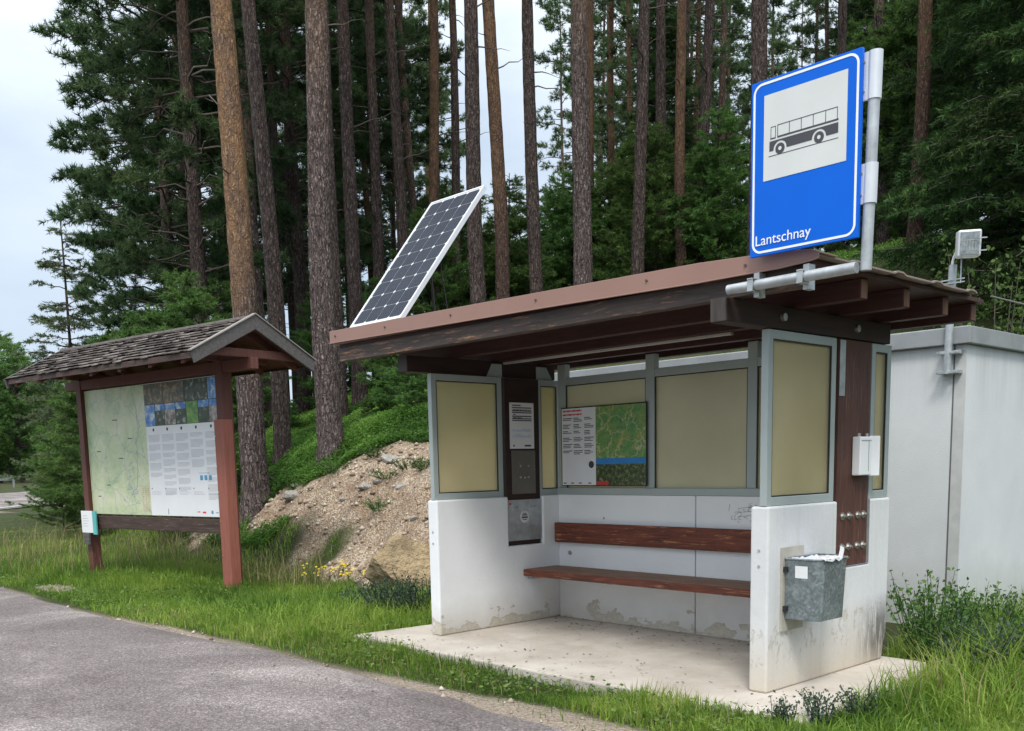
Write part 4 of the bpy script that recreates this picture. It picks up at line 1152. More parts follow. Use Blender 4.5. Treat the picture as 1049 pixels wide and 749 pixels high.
# roof of the board
RX0, RX1, RZ, EY, EZ, RY = -0.36, 3.93, 3.045 + ZO - 0.03, 0.80, 2.585 + ZO, 0.055
ang = math.atan2(RZ - EZ, EY)
t = NT('old_grey_shingles'); v = t.coord(); tn = t.attr('tone')
c1 = t.ramp(tn, [(0.0, (0.055, 0.048, 0.044)), (0.6, (0.17, 0.15, 0.14)), (1.0, (0.30, 0.275, 0.26))])
c1 = t.mix(0.55, c1, t.ramp(t.noise(t.coord((30, 5, 5)), 1.5, 6, 0.7), [(0.3, (0.35, 0.33, 0.32)), (0.7, (1.3, 1.28, 1.25))]), 'MULTIPLY')
M['shingle'] = t.done(t.bsdf(c1, 0.85, 0, t.bump(t.noise(t.coord((40, 6, 6)), 1.5, 4), 0.004, 0.8), 0.2))
rs = np.random.RandomState(8)
for side in (-1, 1):
    vs_, qs_, tn_ = [], [], []
    rows_ = 9; SL = math.hypot(EY, RZ - EZ)
    for r_ in range(rows_):
        x = RX0 - rs.uniform(0, 0.08)
        while x < RX1:
            w_ = rs.uniform(0.06, 0.15); x1 = min(x + w_, RX1)
            if x1 - max(x, RX0) > 0.02:
                a0 = max(x, RX0)
                s_top = SL * (1 - (r_ + 1.35) / rows_); s_bot = SL * (1 - r_ / rows_) + rs.uniform(-0.02, 0.02)
                s_top = max(0.0, s_top)
                h0 = 0.004; h1 = 0.026 + rs.uniform(0, 0.012); th = 0.012
                P = []
                for (s_, h_) in ((s_bot, h1), (s_top, h0)):
                    for xx in (a0, x1 - 0.006):
                        for hh in (h_, h_ + th):
                            yy = RY + side * (s_ * math.cos(ang) + hh * math.sin(ang)); zz = RZ - s_ * math.sin(ang) + hh * math.cos(ang)
                            P.append((xx, yy, zz))
                n0 = len(vs_); vs_ += P
                for f_ in ((0, 2, 3, 1), (4, 5, 7, 6), (0, 1, 5, 4), (2, 6, 7, 3), (1, 3, 7, 5), (0, 4, 6, 2)): qs_.append([n0 + q_ for q_ in f_])
                tn_ += [rs.rand()] * 8
            x = x1
    me_ = np_mesh('shingles', vs_, qs_, tn_)
    link('shingles', me_, M['shingle'], IB)
    b = MB()
    P = []
    for xx in (RX0 + 0.01, RX1 - 0.01):
        P += [(xx, RY, RZ), (xx, RY + side * SL * math.cos(ang) * 0.985, RZ - SL * math.sin(ang) * 0.985), (xx, RY + side * SL * math.cos(ang) * 0.985, RZ - SL * math.sin(ang) * 0.985 - 0.022), (xx, RY, RZ - 0.022)]
    b.add(P, [(0, 1, 2, 3), (7, 6, 5, 4), (0, 4, 5, 1), (1, 5, 6, 2), (2, 6, 7, 3), (3, 7, 4, 0)])
    b.build('roof_boards', M['darkpost'], IB)
    # gutter-dark eaves strip
    ye_, ze_ = RY + side * SL * math.cos(ang) * 0.985, RZ - SL * math.sin(ang) * 0.985
    b = MB(); b.box(RX0 + 0.02, RX1 - 0.02, min(ye_, ye_ + side * 0.012), max(ye_, ye_ + side * 0.012), ze_ - 0.05, ze_ + 0.012); b.build('eaves_strip', M['oldbeam'], IB)
    for xx in np.linspace(RX0 + 0.12, RX1 - 0.30, 7):     # rafters
        b = MB(); P = []
        for x_ in (xx, xx + 0.07):
            P += [(x_, RY, RZ - 0.024), (x_, RY + side * SL * math.cos(ang) * 0.95, RZ - 0.024 - SL * math.sin(ang) * 0.95), (x_, RY + side * SL * math.cos(ang) * 0.95, RZ - 0.10 - SL * math.sin(ang) * 0.95), (x_, RY, RZ - 0.12)]
        b.add(P, [(0, 1, 2, 3), (7, 6, 5, 4), (0, 4, 5, 1), (1, 5, 6, 2), (2, 6, 7, 3), (3, 7, 4, 0)])
        b.build('rafter', M['darkpost'], IB)
    for xx, th in ((RX1 - 0.01, 0.035), (RX0 - 0.025, 0.035)):    # bargeboards
        b = MB(); P = []
        for x_ in (xx, xx + th):
            P += [(x_, RY, RZ + 0.045), (x_, RY + side * (SL * math.cos(ang) + 0.03), RZ - SL * math.sin(ang) + 0.028), (x_, RY + side * (SL * math.cos(ang) + 0.0), RZ - SL * math.sin(ang) - 0.10), (x_, RY, RZ - 0.115)]
        b.add(P, [(0, 1, 2, 3), (7, 6, 5, 4), (0, 4, 5, 1), (1, 5, 6, 2), (2, 6, 7, 3), (3, 7, 4, 0)])
        b.build('bargeboard', M['greywood'], IB, bevel=0.004)
    b = MB(); P = []
    for x_ in (RX1 - 0.03, RX1 + 0.04):
        P += [(x_, RY, RZ + 0.062), (x_, RY + side * (SL * math.cos(ang) + 0.045), RZ - SL * math.sin(ang) + 0.036), (x_, RY + side * (SL * math.cos(ang) + 0.045), RZ - SL * math.sin(ang) + 0.024), (x_, RY, RZ + 0.048)]
    b.add(P, [(0, 1, 2, 3), (7, 6, 5, 4), (0, 4, 5, 1), (1, 5, 6, 2), (2, 6, 7, 3), (3, 7, 4, 0)])
    b.build('ridge_cap', M['shingle'], IB) if False else b.build('capping_strip', plain('pale_old_strip', (0.24, 0.22, 0.20), 0.8), IB)
b = MB(); b.box(RX0, RX1, RY - 0.05, RY + 0.05, RZ + 0.012, RZ + 0.038); b.build('ridge_board', plain('old_ridge_wood', (0.17, 0.15, 0.14), 0.85, 0, 0.3, 12), IB)
# gable tie and knee braces
b = MB(); b.box(RX1 - 0.14, RX1 - 0.07, RY - 0.62, RY + 0.62, 2.60 + ZO, 2.69 + ZO); b.build('gable_tie', M['darkpost'], IB, bevel=0.004)
b = MB(); b.box(3.24, 3.32, RY - 0.62, RY + 0.62, 2.605 + ZO, 2.69 + ZO); b.build('gable_tie', M['darkpost'], IB, bevel=0.004)
b = MB(); b.box(0.02, 0.10, RY - 0.62, RY + 0.62, 2.605 + ZO, 2.69 + ZO); b.build('gable_tie', M['darkpost'], IB, bevel=0.004)
b = MB(); b.box(RX0 + 0.05, RX1 - 0.05, RY - 0.05, RY + 0.05, RZ - 0.13, RZ - 0.03); b.build('ridge_beam', M['darkpost'], IB)

# small sign at the left post
IS = thing('trail_sign', 'small white sign with turquoise edge hung on the left post of the information board', 'sign', (-7.859, 0.14, 0.5), math.atan2(0.14195, 0.98987), local=True)
b = MB(); b.box(-0.06, 0.235, -0.030, -0.012, 0.04, 0.34); pn = b.build('panel', M['paper'], IS, bevel=0.002)
b = MB(); b.box(0.236, 0.33, -0.030, -0.012, 0.02, 0.34); b.build('turquoise_edge', plain('turquoise_print', (0.10, 0.42, 0.40)), IS)
b = MB()
for k_ in range(5): b.box(-0.02, 0.10 + 0.02 * (k_ % 3), -0.0312, -0.0305, 0.27 - k_ * 0.035, 0.275 - k_ * 0.035)
b.build('print_lines', M['greyink'], pn)
b = MB(); b.box(0.03, 0.17, -0.060, -0.032, -0.12, 0.035); b.build('wood_block', M['greywood'], IS, bevel=0.003)

# ------------------------------------------------------------------ vegetation
M['needle'] = m_leaf('pine_needles', (0.024, 0.052, 0.024), (0.078, 0.135, 0.052), 0.42, (0.13, 0.195, 0.070))
M['spruce'] = m_leaf('spruce_needles', (0.014, 0.036, 0.012), (0.052, 0.105, 0.028), 0.38, (0.12, 0.21, 0.048))
M['young'] = m_leaf('young_needles', (0.048, 0.105, 0.030), (0.135, 0.24, 0.062), 0.45, (0.21, 0.33, 0.09))
M['farneedle'] = m_leaf('mid_green_pine_needles', (0.040, 0.080, 0.036), (0.115, 0.185, 0.075), 0.45, (0.17, 0.25, 0.10))
M['larch'] = m_leaf('larch_needles', (0.070, 0.095, 0.050), (0.15, 0.19, 0.09), 0.4)
M['broad'] = m_leaf('broad_leaves', (0.022, 0.055, 0.014), (0.075, 0.15, 0.035), 0.4, (0.15, 0.24, 0.07))
M['bark_a'] = m_bark('orange_flaked_pine_bark', 3.4, 0.95)
M['bark_b'] = m_bark('grey_brown_pine_bark', 5.5, 0.30)
M['bark_c'] = m_bark('dark_reddish_pine_bark', 8.0, 0.28, ((0.018, 0.014, 0.013), (0.25, 0.19, 0.17)))
M['bark_d'] = m_bark('reddish_pine_bark', 3.5, 0.5, ((0.030, 0.020, 0.017), (0.26, 0.165, 0.125)))
M['twigwood'] = plain('grey_branch_wood', (0.085, 0.068, 0.058), 0.9, 0, 0.3, 8)

def nrm(a): return a / np.maximum(1e-9, np.linalg.norm(a, axis=-1, keepdims=True))

def trunk_mesh(name, Ht, r0, seed, sides=20, rings=46, lean=(0, 0), rough=0.035):
    rs_ = np.random.RandomState(seed)
    zz = np.concatenate([[-0.35, 0.0, 0.12, 0.3], np.linspace(0.6, Ht, rings)])
    th = np.linspace(0, 2 * np.pi, sides, endpoint=False)
    flare = 1 + 0.30 * np.exp(-np.maximum(zz, 0) / 0.22)
    rr_ = r0 * flare * (1 - 0.80 * np.clip(zz / Ht, 0, 1) ** 1.15)
    ph = rs_.rand(2) * 6
    cx_ = lean[0] * zz + 0.05 * np.sin(zz * 0.45 + ph[0]) * np.clip(zz / 3, 0, 1); cy_ = lean[1] * zz + 0.05 * np.sin(zz * 0.38 + ph[1]) * np.clip(zz / 3, 0, 1)
    jit = 1 + rs_.randn(len(zz), sides) * rough
    R_ = rr_[:, None] * jit
    V = np.stack([cx_[:, None] + R_ * np.cos(th), cy_[:, None] + R_ * np.sin(th), np.repeat(zz[:, None], sides, 1)], -1).reshape(-1, 3)
    i = np.arange(len(zz) - 1)[:, None]; j = np.arange(sides)[None, :]; j2 = (j + 1) % sides
    F = np.stack([i * sides + j, i * sides + j2, (i + 1) * sides + j2, (i + 1) * sides + j], -1).reshape(-1, 4)
    m_ = np_mesh(name, V, F)
    for p in m_.polygons: p.use_smooth = True
    return m_, (lambda z: np.array([np.interp(z, zz, cx_), np.interp(z, zz, cy_), z]))

def crown_meshes(name, seed, Ht, zb, prof, nb, droop, rise, tw_per_m, tw_len, needles, nl, nw, style='spruce', axis=None, dead=0, az_bias=None):
    """branches (wood) and needles of one crown.  prof(u): branch length at u=0 (crown base) .. 1 (tip)"""
    rs_ = np.random.RandomState(seed)
    axis = axis or (lambda z: np.array([0, 0, z]))
    wv, wf, tips, tdirs, ttone, tl = [], [], [], [], [], []
    ns_ = 6
    for b_ in range(nb + dead):
        isdead = b_ >= nb
        u = rs_.rand() ** 0.85 if not isdead else 0
        z = zb + (Ht * 0.985 - zb) * u if not isdead else zb * rs_.uniform(0.45, 1.0)
        az = b_ * 2.39996 + rs_.uniform(-0.4, 0.4)
        L = prof(u) * rs_.uniform(0.65, 1.15) if not isdead else rs_.uniform(0.3, 1.3)
        if az_bias: L *= 1 + az_bias[1] * math.cos(az - az_bias[0])
        if L < 0.12: continue
        o_ = np.array([math.cos(az), math.sin(az), 0.0])
        dr = droop * rs_.uniform(0.6, 1.4); ri = rise * rs_.uniform(0.5, 1.5)
        ts = np.linspace(0, 1, ns_)
        side = np.array([-o_[1], o_[0], 0]) * rs_.uniform(-0.22, 0.22)
        P = axis(z) + np.outer(ts * L, o_) + np.outer(ts ** 2 * L, side)
        P[:, 2] += L * (ri * ts - dr * ts ** 2 + (0.35 * dr * ts ** 4))
        P[1:] += rs_.randn(ns_ - 1, 3) * 0.03 * L
        r0 = 0.010 + 0.011 * L
        base = len(wv) * 0 + sum(len(x) for x in wv)
        rad = r0 * (1 - 0.85 * ts)
        ring = np.stack([P + np.outer(rad, (math.cos(a) * np.array([-o_[1], o_[0], 0]) + math.sin(a) * np.array([0, 0, 1]))) for a in (0, 2.1, 4.2)], 1).reshape(-1, 3)
        wv.append(ring)
        for i in range(ns_ - 1):
            for k_ in range(3):
                wf.append((base + i * 3 + k_, base + i * 3 + (k_ + 1) % 3, base + (i + 1) * 3 + (k_ + 1) % 3, base + (i + 1) * 3 + k_))
        if isdead: continue
        nt_ = max(4, int(L * tw_per_m))
        t0 = 0.12 if style != 'pine' else 0.38
        tt = t0 + (1 - t0) * rs_.rand(nt_) ** (0.8 if style != 'pine' else 0.6)
        tt[0] = 1.0
        px_ = np.stack([np.interp(tt, ts, P[:, k_]) for k_ in range(3)], 1)
        bd = nrm(P[-1] - P[0])
        lat = np.cross(bd, [0, 0, 1]); lat = lat / max(1e-6, np.linalg.norm(lat))
        sg = np.where(rs_.rand(nt_) < 0.5, -1, 1)[:, None]
        if style == 'pine':
            td = nrm(bd * rs_.uniform(0.1, 0.9, (nt_, 1)) + lat * sg * rs_.uniform(0, 0.9, (nt_, 1)) + np.array([0, 0, 1]) * rs_.uniform(-0.15, 0.75, (nt_, 1)))
        else:
            td = nrm(bd * rs_.uniform(0.4, 0.9, (nt_, 1)) + lat * sg * rs_.uniform(0.3, 1.0, (nt_, 1)) + np.array([0, 0, 1]) * rs_.uniform(-0.45, 0.15, (nt_, 1)))
        ll = tw_len * rs_.uniform(0.5, 1.2, nt_) * (1.15 - 0.55 * tt)
        tone = np.clip(rs_.uniform(0.05, 0.75) * 0.5 + rs_.rand(nt_) * 0.45, 0, 1)
        tips.append(px_); tdirs.append(td); ttone.append(tone); tl.append(ll)
    if not tips: return None
    O_ = np.concatenate(tips); D_ = np.concatenate(tdirs); T_ = np.concatenate(ttone); L_ = np.concatenate(tl)
    n = len(O_); m_ = needles
    s_ = rs_.rand(n, m_)
    if style == 'pine': s_ = 0.35 + 0.65 * s_ ** 0.7
    base = O_[:, None, :] + D_[:, None, :] * (s_ * L_[:, None])[..., None]
    rnd_ = nrm(rs_.randn(n, m_, 3))
    mixr = 0.85 if style == 'pine' else 0.62
    nd = nrm(D_[:, None, :] * (1 - mixr * 0.6) + rnd_ * mixr + np.array([0, 0, 0.15 if style == 'pine' else -0.05]))
    le = nl * rs_.uniform(0.6, 1.25, (n, m_, 1))
    wd = nrm(np.cross(nd, nrm(rs_.randn(n, m_, 3)))) * (nw * rs_.uniform(0.7, 1.3, (n, m_, 1)))
    a = base - wd; b_ = base + wd; c_ = base + nd * le
    V = np.stack([a, b_, c_], 2).reshape(-1, 3)
    F = np.arange(len(V)).reshape(-1, 3)
    tone = T_[:, None] + (s_ - 0.4) * 0.35 + rs_.uniform(-0.1, 0.1, (n, m_))
    tone = np.clip(np.repeat(tone.reshape(-1), 3), 0, 1)
    mc = np_mesh(name + '_needles', V, F, tone)
    return np.concatenate(wv), np.array(wf), mc

class Proto:
    def __init__(s, trunk, tm, crown, cm): s.trunk, s.tm, s.crown, s.cm = trunk, tm, crown, cm
    def place(s, name, label, cat, x, y, rot=0, sc=1.0, group=None, z=None, tilt=(0, 0)):
        zz = float(hz(x, y)) if z is None else z
        r = thing(name, label, cat, (x, y, zz), rot, group)
        r.scale = (sc, sc, sc); r.rotation_euler = (tilt[0], tilt[1], rot)
        o = bpy.data.objects.new('trunk', s.trunk); COL.objects.link(o); o.parent = r
        o = bpy.data.objects.new('crown', s.crown); COL.objects.link(o); o.parent = r
        return r

def join_wood(tm_, wv, wf, bark, name):
    n0 = len(tm_.vertices); co = np.empty(n0 * 3, np.float32); tm_.vertices.foreach_get('co', co)
    lv = np.empty(len(tm_.loops), np.int32); tm_.loops.foreach_get('vertex_index', lv)
    F = np.concatenate([lv.reshape(-1, 4), np.asarray(wf) + n0]); nt0 = len(lv) // 4
    m_ = np_mesh(name, np.concatenate([co.reshape(-1, 3), wv]), F)
    mi = np.zeros(len(F), np.int32); mi[nt0:] = 1
    m_.materials.append(bark); m_.materials.append(M['twigwood'])
    m_.polygons.foreach_set('material_index', mi)
    m_.polygons.foreach_set('use_smooth', np.ones(len(F), bool))
    return m_

def mk(name, seed, Ht, r0, zb, prof, nb, droop, rise, tw, twl, nn, nl, nw, style, bark, leaf, sides=14, rings=30, lean=(0, 0), dead=0, bias=None, rough=0.035):
    tm_, ax = trunk_mesh(name + '_trunk', Ht, r0, seed, sides, rings, lean, rough)
    wv, wf, mc = crown_meshes(name, seed + 1, Ht, zb, prof, nb, droop, rise, tw, twl, nn, nl, nw, style, ax, dead, bias)
    mc.materials.append(M[leaf])
    return Proto(join_wood(tm_, wv, wf, M[bark], name + '_trunk'), None, mc, None)

pine_prof = lambda R0: (lambda u: R0 * (0.55 + 1.3 * u - 1.7 * u * u + 0.05) if u < 0.9 else R0 * 0.3)
spr_prof = lambda R0: (lambda u: R0 * (1 - u) ** 0.8 + 0.1)

# tall pines: bare bole, crown high
P_TALL = [mk('tall_pine', 100 + i, 21 + i, 0.145, (9.8, 8.2, 11.0, 7.2)[i], pine_prof((1.6, 1.9, 1.5, 1.8)[i]), 36, 0.25, 0.35, 13, 0.42, 26, 0.13, 0.008, 'pine', ('bark_c', 'bark_b', 'bark_d', 'bark_c')[i], 'needle', dead=16) for i in range(4)]
# pines with long low crowns, dense and dark
P_FAR = [mk('far_pine', 150 + i, 17 + i, 0.115, (5.0, 7.5, 3.5, 6.0)[i], pine_prof((1.7, 2.0, 1.6, 1.9)[i]), 60, 0.25, 0.30, 15, 0.48, 24, 0.17, 0.013, 'pine', ('bark_c', 'bark_b', 'bark_d', 'bark_c')[i], 'farneedle', sides=9, rings=18, dead=14) for i in range(4)]
P_DENSE = [mk('dense_pine', 200 + i, 19 + i, 0.20, (2.6, 3.6, 4.6)[i], pine_prof((3.5, 3.0, 2.8)[i]), (175, 160, 150)[i], 0.30, 0.22, 17, 0.55, 32, 0.17, 0.0125, 'pine', 'bark_c', 'needle', dead=12) for i in range(3)]
P_SPRUCE = [mk('spruce', 300 + i, 15 + 2 * i, 0.16, 0.7, spr_prof((2.9, 2.6)[i]), 420, 0.35, 0.10, 19, 0.55, 26, 0.105, 0.0105, 'spruce', 'bark_c', 'spruce') for i in range(2)]
P_YOUNG = [mk('young_pine', 400 + i, 4.0, 0.045, 0.15, spr_prof((1.45, 1.2, 1.6)[i]), 130, 0.05, 0.40, 26, 0.34, 28, 0.085, 0.0085, 'spruce', 'bark_c', 'young', sides=8, rings=8) for i in range(3)]
P_LARCH = mk('larch', 500, 8.0, 0.07, 1.0, spr_prof(1.7), 120, 0.20, 0.20, 22, 0.34, 22, 0.085, 0.010, 'spruce', 'bark_c', 'larch', sides=8, rings=12, dead=20)

RS = np.random.RandomState(77)
def near_pine(nm, label, px, d, r0, Ht, zb, R0, bark, seed, lean=(0, 0), dead=8, nb=36):
    p = mk(nm, seed, Ht, r0, zb, pine_prof(R0), nb, 0.25, 0.35, 12, 0.45, 26, 0.13, 0.008, 'pine', bark, 'needle', sides=28, rings=120, lean=lean, dead=dead, rough=0.03)
    x, y = spot(px, d)
    return p.place(nm, label, 'tree', x, y, 0)

near_pine('pine_tree', 'thick pine with orange flaking upper bark, rising right behind the information board roof', 266, 16.2, 0.215, 22, 9.6, 2.6, 'bark_a', 901, lean=(-0.008, -0.012), dead=3)
near_pine('pine_tree', 'dark pine trunk standing close behind the thick orange-barked pine', 296, 18.0, 0.155, 22, 9.8, 2.4, 'bark_c', 902, lean=(-0.016, -0.014), dead=3)
near_pine('pine_tree', 'grey-brown pine standing alone at the top of the gravel bank', 345, 15.6, 0.20, 22, 9.9, 2.4, 'bark_b', 903, lean=(0.0, 0.002), dead=3)
near_pine('pine_tree', 'slim pine just behind the lone pine at the top of the gravel bank', 356, 20.5, 0.15, 21, 10.0, 2.0, 'bark_c', 904, dead=5)
near_pine('pine_tree', 'pine on the mossy slope between the bank-top pine and the solar panel', 376, 22.5, 0.165, 22, 9.0, 2.2, 'bark_c', 905, lean=(-0.006, 0), dead=10)
near_pine('pine_tree', 'straight pine trunk rising from behind the top corner of the solar panel', 500, 20.5, 0.165, 23, 11.5, 2.0, 'bark_c', 906, lean=(-0.012, -0.01), dead=10)
near_pine('pine_tree', 'orange-tinted pine trunk just right of the solar panel', 521, 21.5, 0.155, 24, 12.6, 2.0, 'bark_d', 907, lean=(-0.010, -0.010), dead=8)
near_pine('pine_tree', 'leaning pine trunk second to the right of the solar panel', 556, 23.0, 0.155, 23, 12.0, 2.0, 'bark_c', 908, lean=(-0.012, -0.010), dead=8)
near_pine('pine_tree', 'thickest pine trunk behind the middle of the shelter roof', 601, 20.0, 0.19, 23, 11.5, 2.2, 'bark_b', 909, lean=(0, 0), dead=10)
near_pine('pine_tree', 'double-looking pine trunk partly hidden behind the blue bus stop sign', 772, 21.0, 0.18, 23, 11.0, 2.4, 'bark_c', 910, dead=8)
near_pine('pine_tree', 'pale orange pine trunk right of the bus stop sign pole', 929, 20.5, 0.145, 24, 13.0, 2.0, 'bark_d', 911, lean=(0.002, 0), dead=4)

# mid-distance pines, each at its own place in the wood: (px, d, proto, label)
mid = [
 (283, 24, 1, 'slender dark pine left of the bank-top pine, beside the board roof peak'),
 (300, 27, 0, 'thin pine rising just right of the board roof peak'),
 (313, 31, 3, 'thin far pine right of the board roof peak'),
 (395, 26, 3, 'pine trunk crossing behind the lower left corner of the solar panel'),
 (423, 24, 0, 'pine trunk behind the upper left edge of the solar panel'),
 (438, 30, 1, 'thin pine above the top edge of the solar panel'),
 (456, 27, 2, 'reddish pine above the middle of the solar panel'),
 (477, 28, 0, 'dark pine rising over the right half of the solar panel'),
 (612, 30, 2, 'thin orange pine close right of the thickest roof-centre pine'),
 (629, 36, 2, 'very thin pale orange pine right of the roof centre'),
 (655, 24, 0, 'dark straight pine halfway between roof centre and sign'),
 (676, 27, 3, 'second dark pine halfway between roof centre and sign'),
 (699, 26, 2, 'pale reddish pine left of the bus stop sign'),
 (714, 27, 0, 'slim dark pine nearer to the left side of the bus stop sign'),
 (735, 33, 1, 'grey pine next to the left edge of the bus stop sign'),
 (848, 28, 0, 'dark pine showing above the top of the bus stop sign'),
 (898, 26, 1, 'dark pine between the sign pole and the pale orange pine'),
 (915, 34, 3, 'thin pine touching the left of the pale orange pine'),
 (962, 30, 0, 'dark pine right of the pale orange pine')]
for px, d, k_, lab in mid:
    x, y = spot(px, d)
    P_TALL[k_].place('pine_tree', lab, 'tree', x, y, RS.rand() * 6.28, RS.uniform(0.92, 1.08), 'pines in the middle of the wood', tilt=(RS.uniform(-0.035, 0.035), RS.uniform(-0.035, 0.035)))
# deep pines
zones = [(300, 'beside the board roof peak'), (345, 'between the foreground pines'), (392, 'left of the solar panel'), (440, 'behind the solar panel'), (495, 'over the panel top'),
         (550, 'right of the solar panel'), (600, 'over the left roof half'), (655, 'by the thickest trunk'), (710, 'over the right roof half'), (770, 'left of the blue sign'), (870, 'above the blue sign'), (930, 'right of the sign pole'), (2000, 'at the dark spruces')]
cw_ = ('dark', 'grey', 'reddish', 'blackish')
for i in range(78):
    px = 262 + (955 - 262) * ((i * 0.618034) % 1.0) + RS.uniform(-6, 6); d = RS.uniform(31, 66)
    if 460 < px < 585: continue
    x, y = spot(px, d); k_ = RS.randint(4)
    zone = [z_ for m_, z_ in zones if px < m_][0]
    P_FAR[k_].place('pine_tree', ('thin ' if d < 48 else 'very thin distant ') + cw_[k_] + ' pine deep in the wood, ' + zone, 'tree', x, y, RS.rand() * 6.28, RS.uniform(0.85, 1.2), 'far pines ' + zone, tilt=(RS.uniform(-0.03, 0.03), RS.uniform(-0.03, 0.03)))
# dense dark pines on the left
dn = [(192, 28, 0, 0.97, 'big dark pine at the left wood edge with long boughs against the sky'),
      (222, 23, 1, 1.0, 'dense dark pine behind the information board roof'),
      (212, 33, 0, 1.1, 'dense dark pine behind the leftmost big pine'), (250, 36, 1, 1.15, 'dense pine far behind the orange-barked pine'),  (352, 38, 0, 1.1, 'dense far pine right of the bank-top pine'),
      (320, 28, 1, 1.05, 'dense pine filling the gap between the two foreground pines'),
      (400, 31, 2, 1.0, 'dense dark pine left above the solar panel'),
     ]
for px, d, k_, sc, lab in dn:
    x, y = spot(px, d)
    P_DENSE[k_].place('pine_tree', lab, 'tree', x, y, RS.rand() * 6.28, sc)
# spruces
sp = [(1075, 20, 0, 1.1, 'tall dark spruce filling the top right corner'), (975, 30, 0, 1.1, 'dark spruce behind the pale orange pine'), (1085, 16, 0, 1.0, 'huge dark spruce at the right edge above the hut'),
      (1130, 14.5, 1, 0.9, 'dark spruce cut by the right edge of the photo'),
      (1010, 23, 1, 1.0, 'dark spruce behind the floodlight'),
      (900, 34, 0, 1.0, 'spruce far behind the bus stop sign pole'),
      (680, 30, 0, 0.62, 'half-grown dark spruce behind the right half of the shelter roof'),
      (712, 38, 1, 0.45, 'half-grown spruce left of the bus stop sign'),
      (640, 40, 1, 0.4, 'small spruce behind the shelter roof centre')]
for px, d, k_, sc, lab in sp:
    x, y = spot(px, d)
    P_SPRUCE[k_].place('spruce_tree', lab, 'tree', x, y, RS.rand() * 6.28, sc)
# young conifers
yg = [(205, 20, 1.02, 'bright young conifer behind the middle of the board roof'), (240, 23, 1.0, 'bright young conifer behind the board roof peak'),
      (132, 26, 1.2, 'young conifer behind the left end of the board roof'), (165, 24, 1.08, 'young conifer over the left half of the board roof'), (112, 30, 1.1, 'young conifer below the airy larch'),
      (80, 33, 1.0, 'young conifer left of the information board post'), (30, 78, 2.7, 'bushy conifer at the left edge by the road'), (8, 80, 2.7, 'bushy conifer behind the guardrail'),
      (68, 24, 0.5, 'small bushy conifer right beside the left board post'), (104, 22, 1.0, 'bushy conifer behind the left board post'), (18, 92, 3.4, 'larger conifer behind the bushes at the left edge'), (-14, 78, 2.5, 'bushy conifer cut by the left edge of the photo'),
      (150, 32, 1.4, 'taller young conifer over the board roof middle'), (190, 17.5, 0.9, 'young conifer seen under the board roof'),
      (450, 27, 1.1, 'young conifer under the solar panel'), (468, 31, 1.4, 'young conifer right of the solar panel foot'),
      (540, 32, 1.1, 'young conifer between the trunks over the left roof half'), (575, 34, 1.15, 'young conifer left of the thickest trunk'), (410, 20, 0.5, 'small conifer on the mossy slope by the shelter'),
      (428, 21, 0.55, 'small bush-like conifer beside the shelter corner on the slope'), (745, 30, 1.1, 'young conifer by the lower left corner of the sign'), (625, 30, 1.1, 'young conifer over the roof centre'), (655, 36, 1.35, 'tall young conifer right of the roof centre'),
      (515, 38, 1.15, 'young conifer behind the orange-tinted trunk'), (700, 34, 1.3, 'young conifer left of the blue sign'), (490, 29, 1.2, 'young conifer behind the trunk at the panel top'),
      (345, 26, 0.8, 'small conifer behind the bank-top pine'), (395, 25, 0.7, 'small conifer left under the solar panel'), (530, 28, 1.15, 'small green conifer just above the left half of the roof'), (590, 30, 1.2, 'small green conifer at the foot of the thickest trunk'), (668, 27, 1.25, 'bright young conifer above the right half of the roof'), (735, 26, 1.1, 'bright young conifer at the sign foot'), (918, 26, 1.6, 'young conifer right of the sign pole'), (875, 33, 1.9, 'young conifer behind the sign pole')]
for i, (px, d, sc, lab) in enumerate(yg):
    x, y = spot(px, d)
    P_YOUNG[i % 3].place('young_conifer', lab, 'tree', x, y, RS.rand() * 6.28, sc)
for i, (px, py, sc, lab) in enumerate([(300, 440, 0.16, 'tiny conifer seedling between the two foreground pines'), (395, 432, 0.22, 'small leafy seedling right of the bank-top pine'), (422, 425, 0.30, 'bushy seedling on the slope by the left shelter pane'), (378, 440, 0.14, 'tiny seedling right beside the bank-top pine'), (436, 405, 0.34, 'bushy seedling half hidden behind the left shelter pane'), (320, 420, 0.25, 'small seedling left of the bank-top pine')]):
    dd_ = CF + (px - 524.5) / FPX * CR - (py - PY) / FPX * CU
    for t_ in np.arange(8, 60, 0.05):
        p = CAM + dd_ * t_
        if p[2] < float(hz(p[0], p[1])): break
    P_YOUNG[i % 3].place('seedling', lab, 'tree', p[0], p[1], i * 1.1, sc)
x, y = spot(88, 29); P_LARCH.place('larch_tree', 'thin airy larch with bare twigs standing against the sky at left', 'tree', x, y, 0.5, 1.08)
# far forest edge at left
for i in range(26):
    px = -40 + i * 9 + RS.uniform(-4, 4); d = RS.uniform(84, 120)
    x, y = spot(px, d)
    P_SPRUCE[i % 2].place('spruce_tree', 'distant spruce in the dark forest line beyond the road', 'tree', x, y, RS.rand() * 6.28, RS.uniform(0.55, 0.8) * d / 95, 'distant spruces beyond the road')

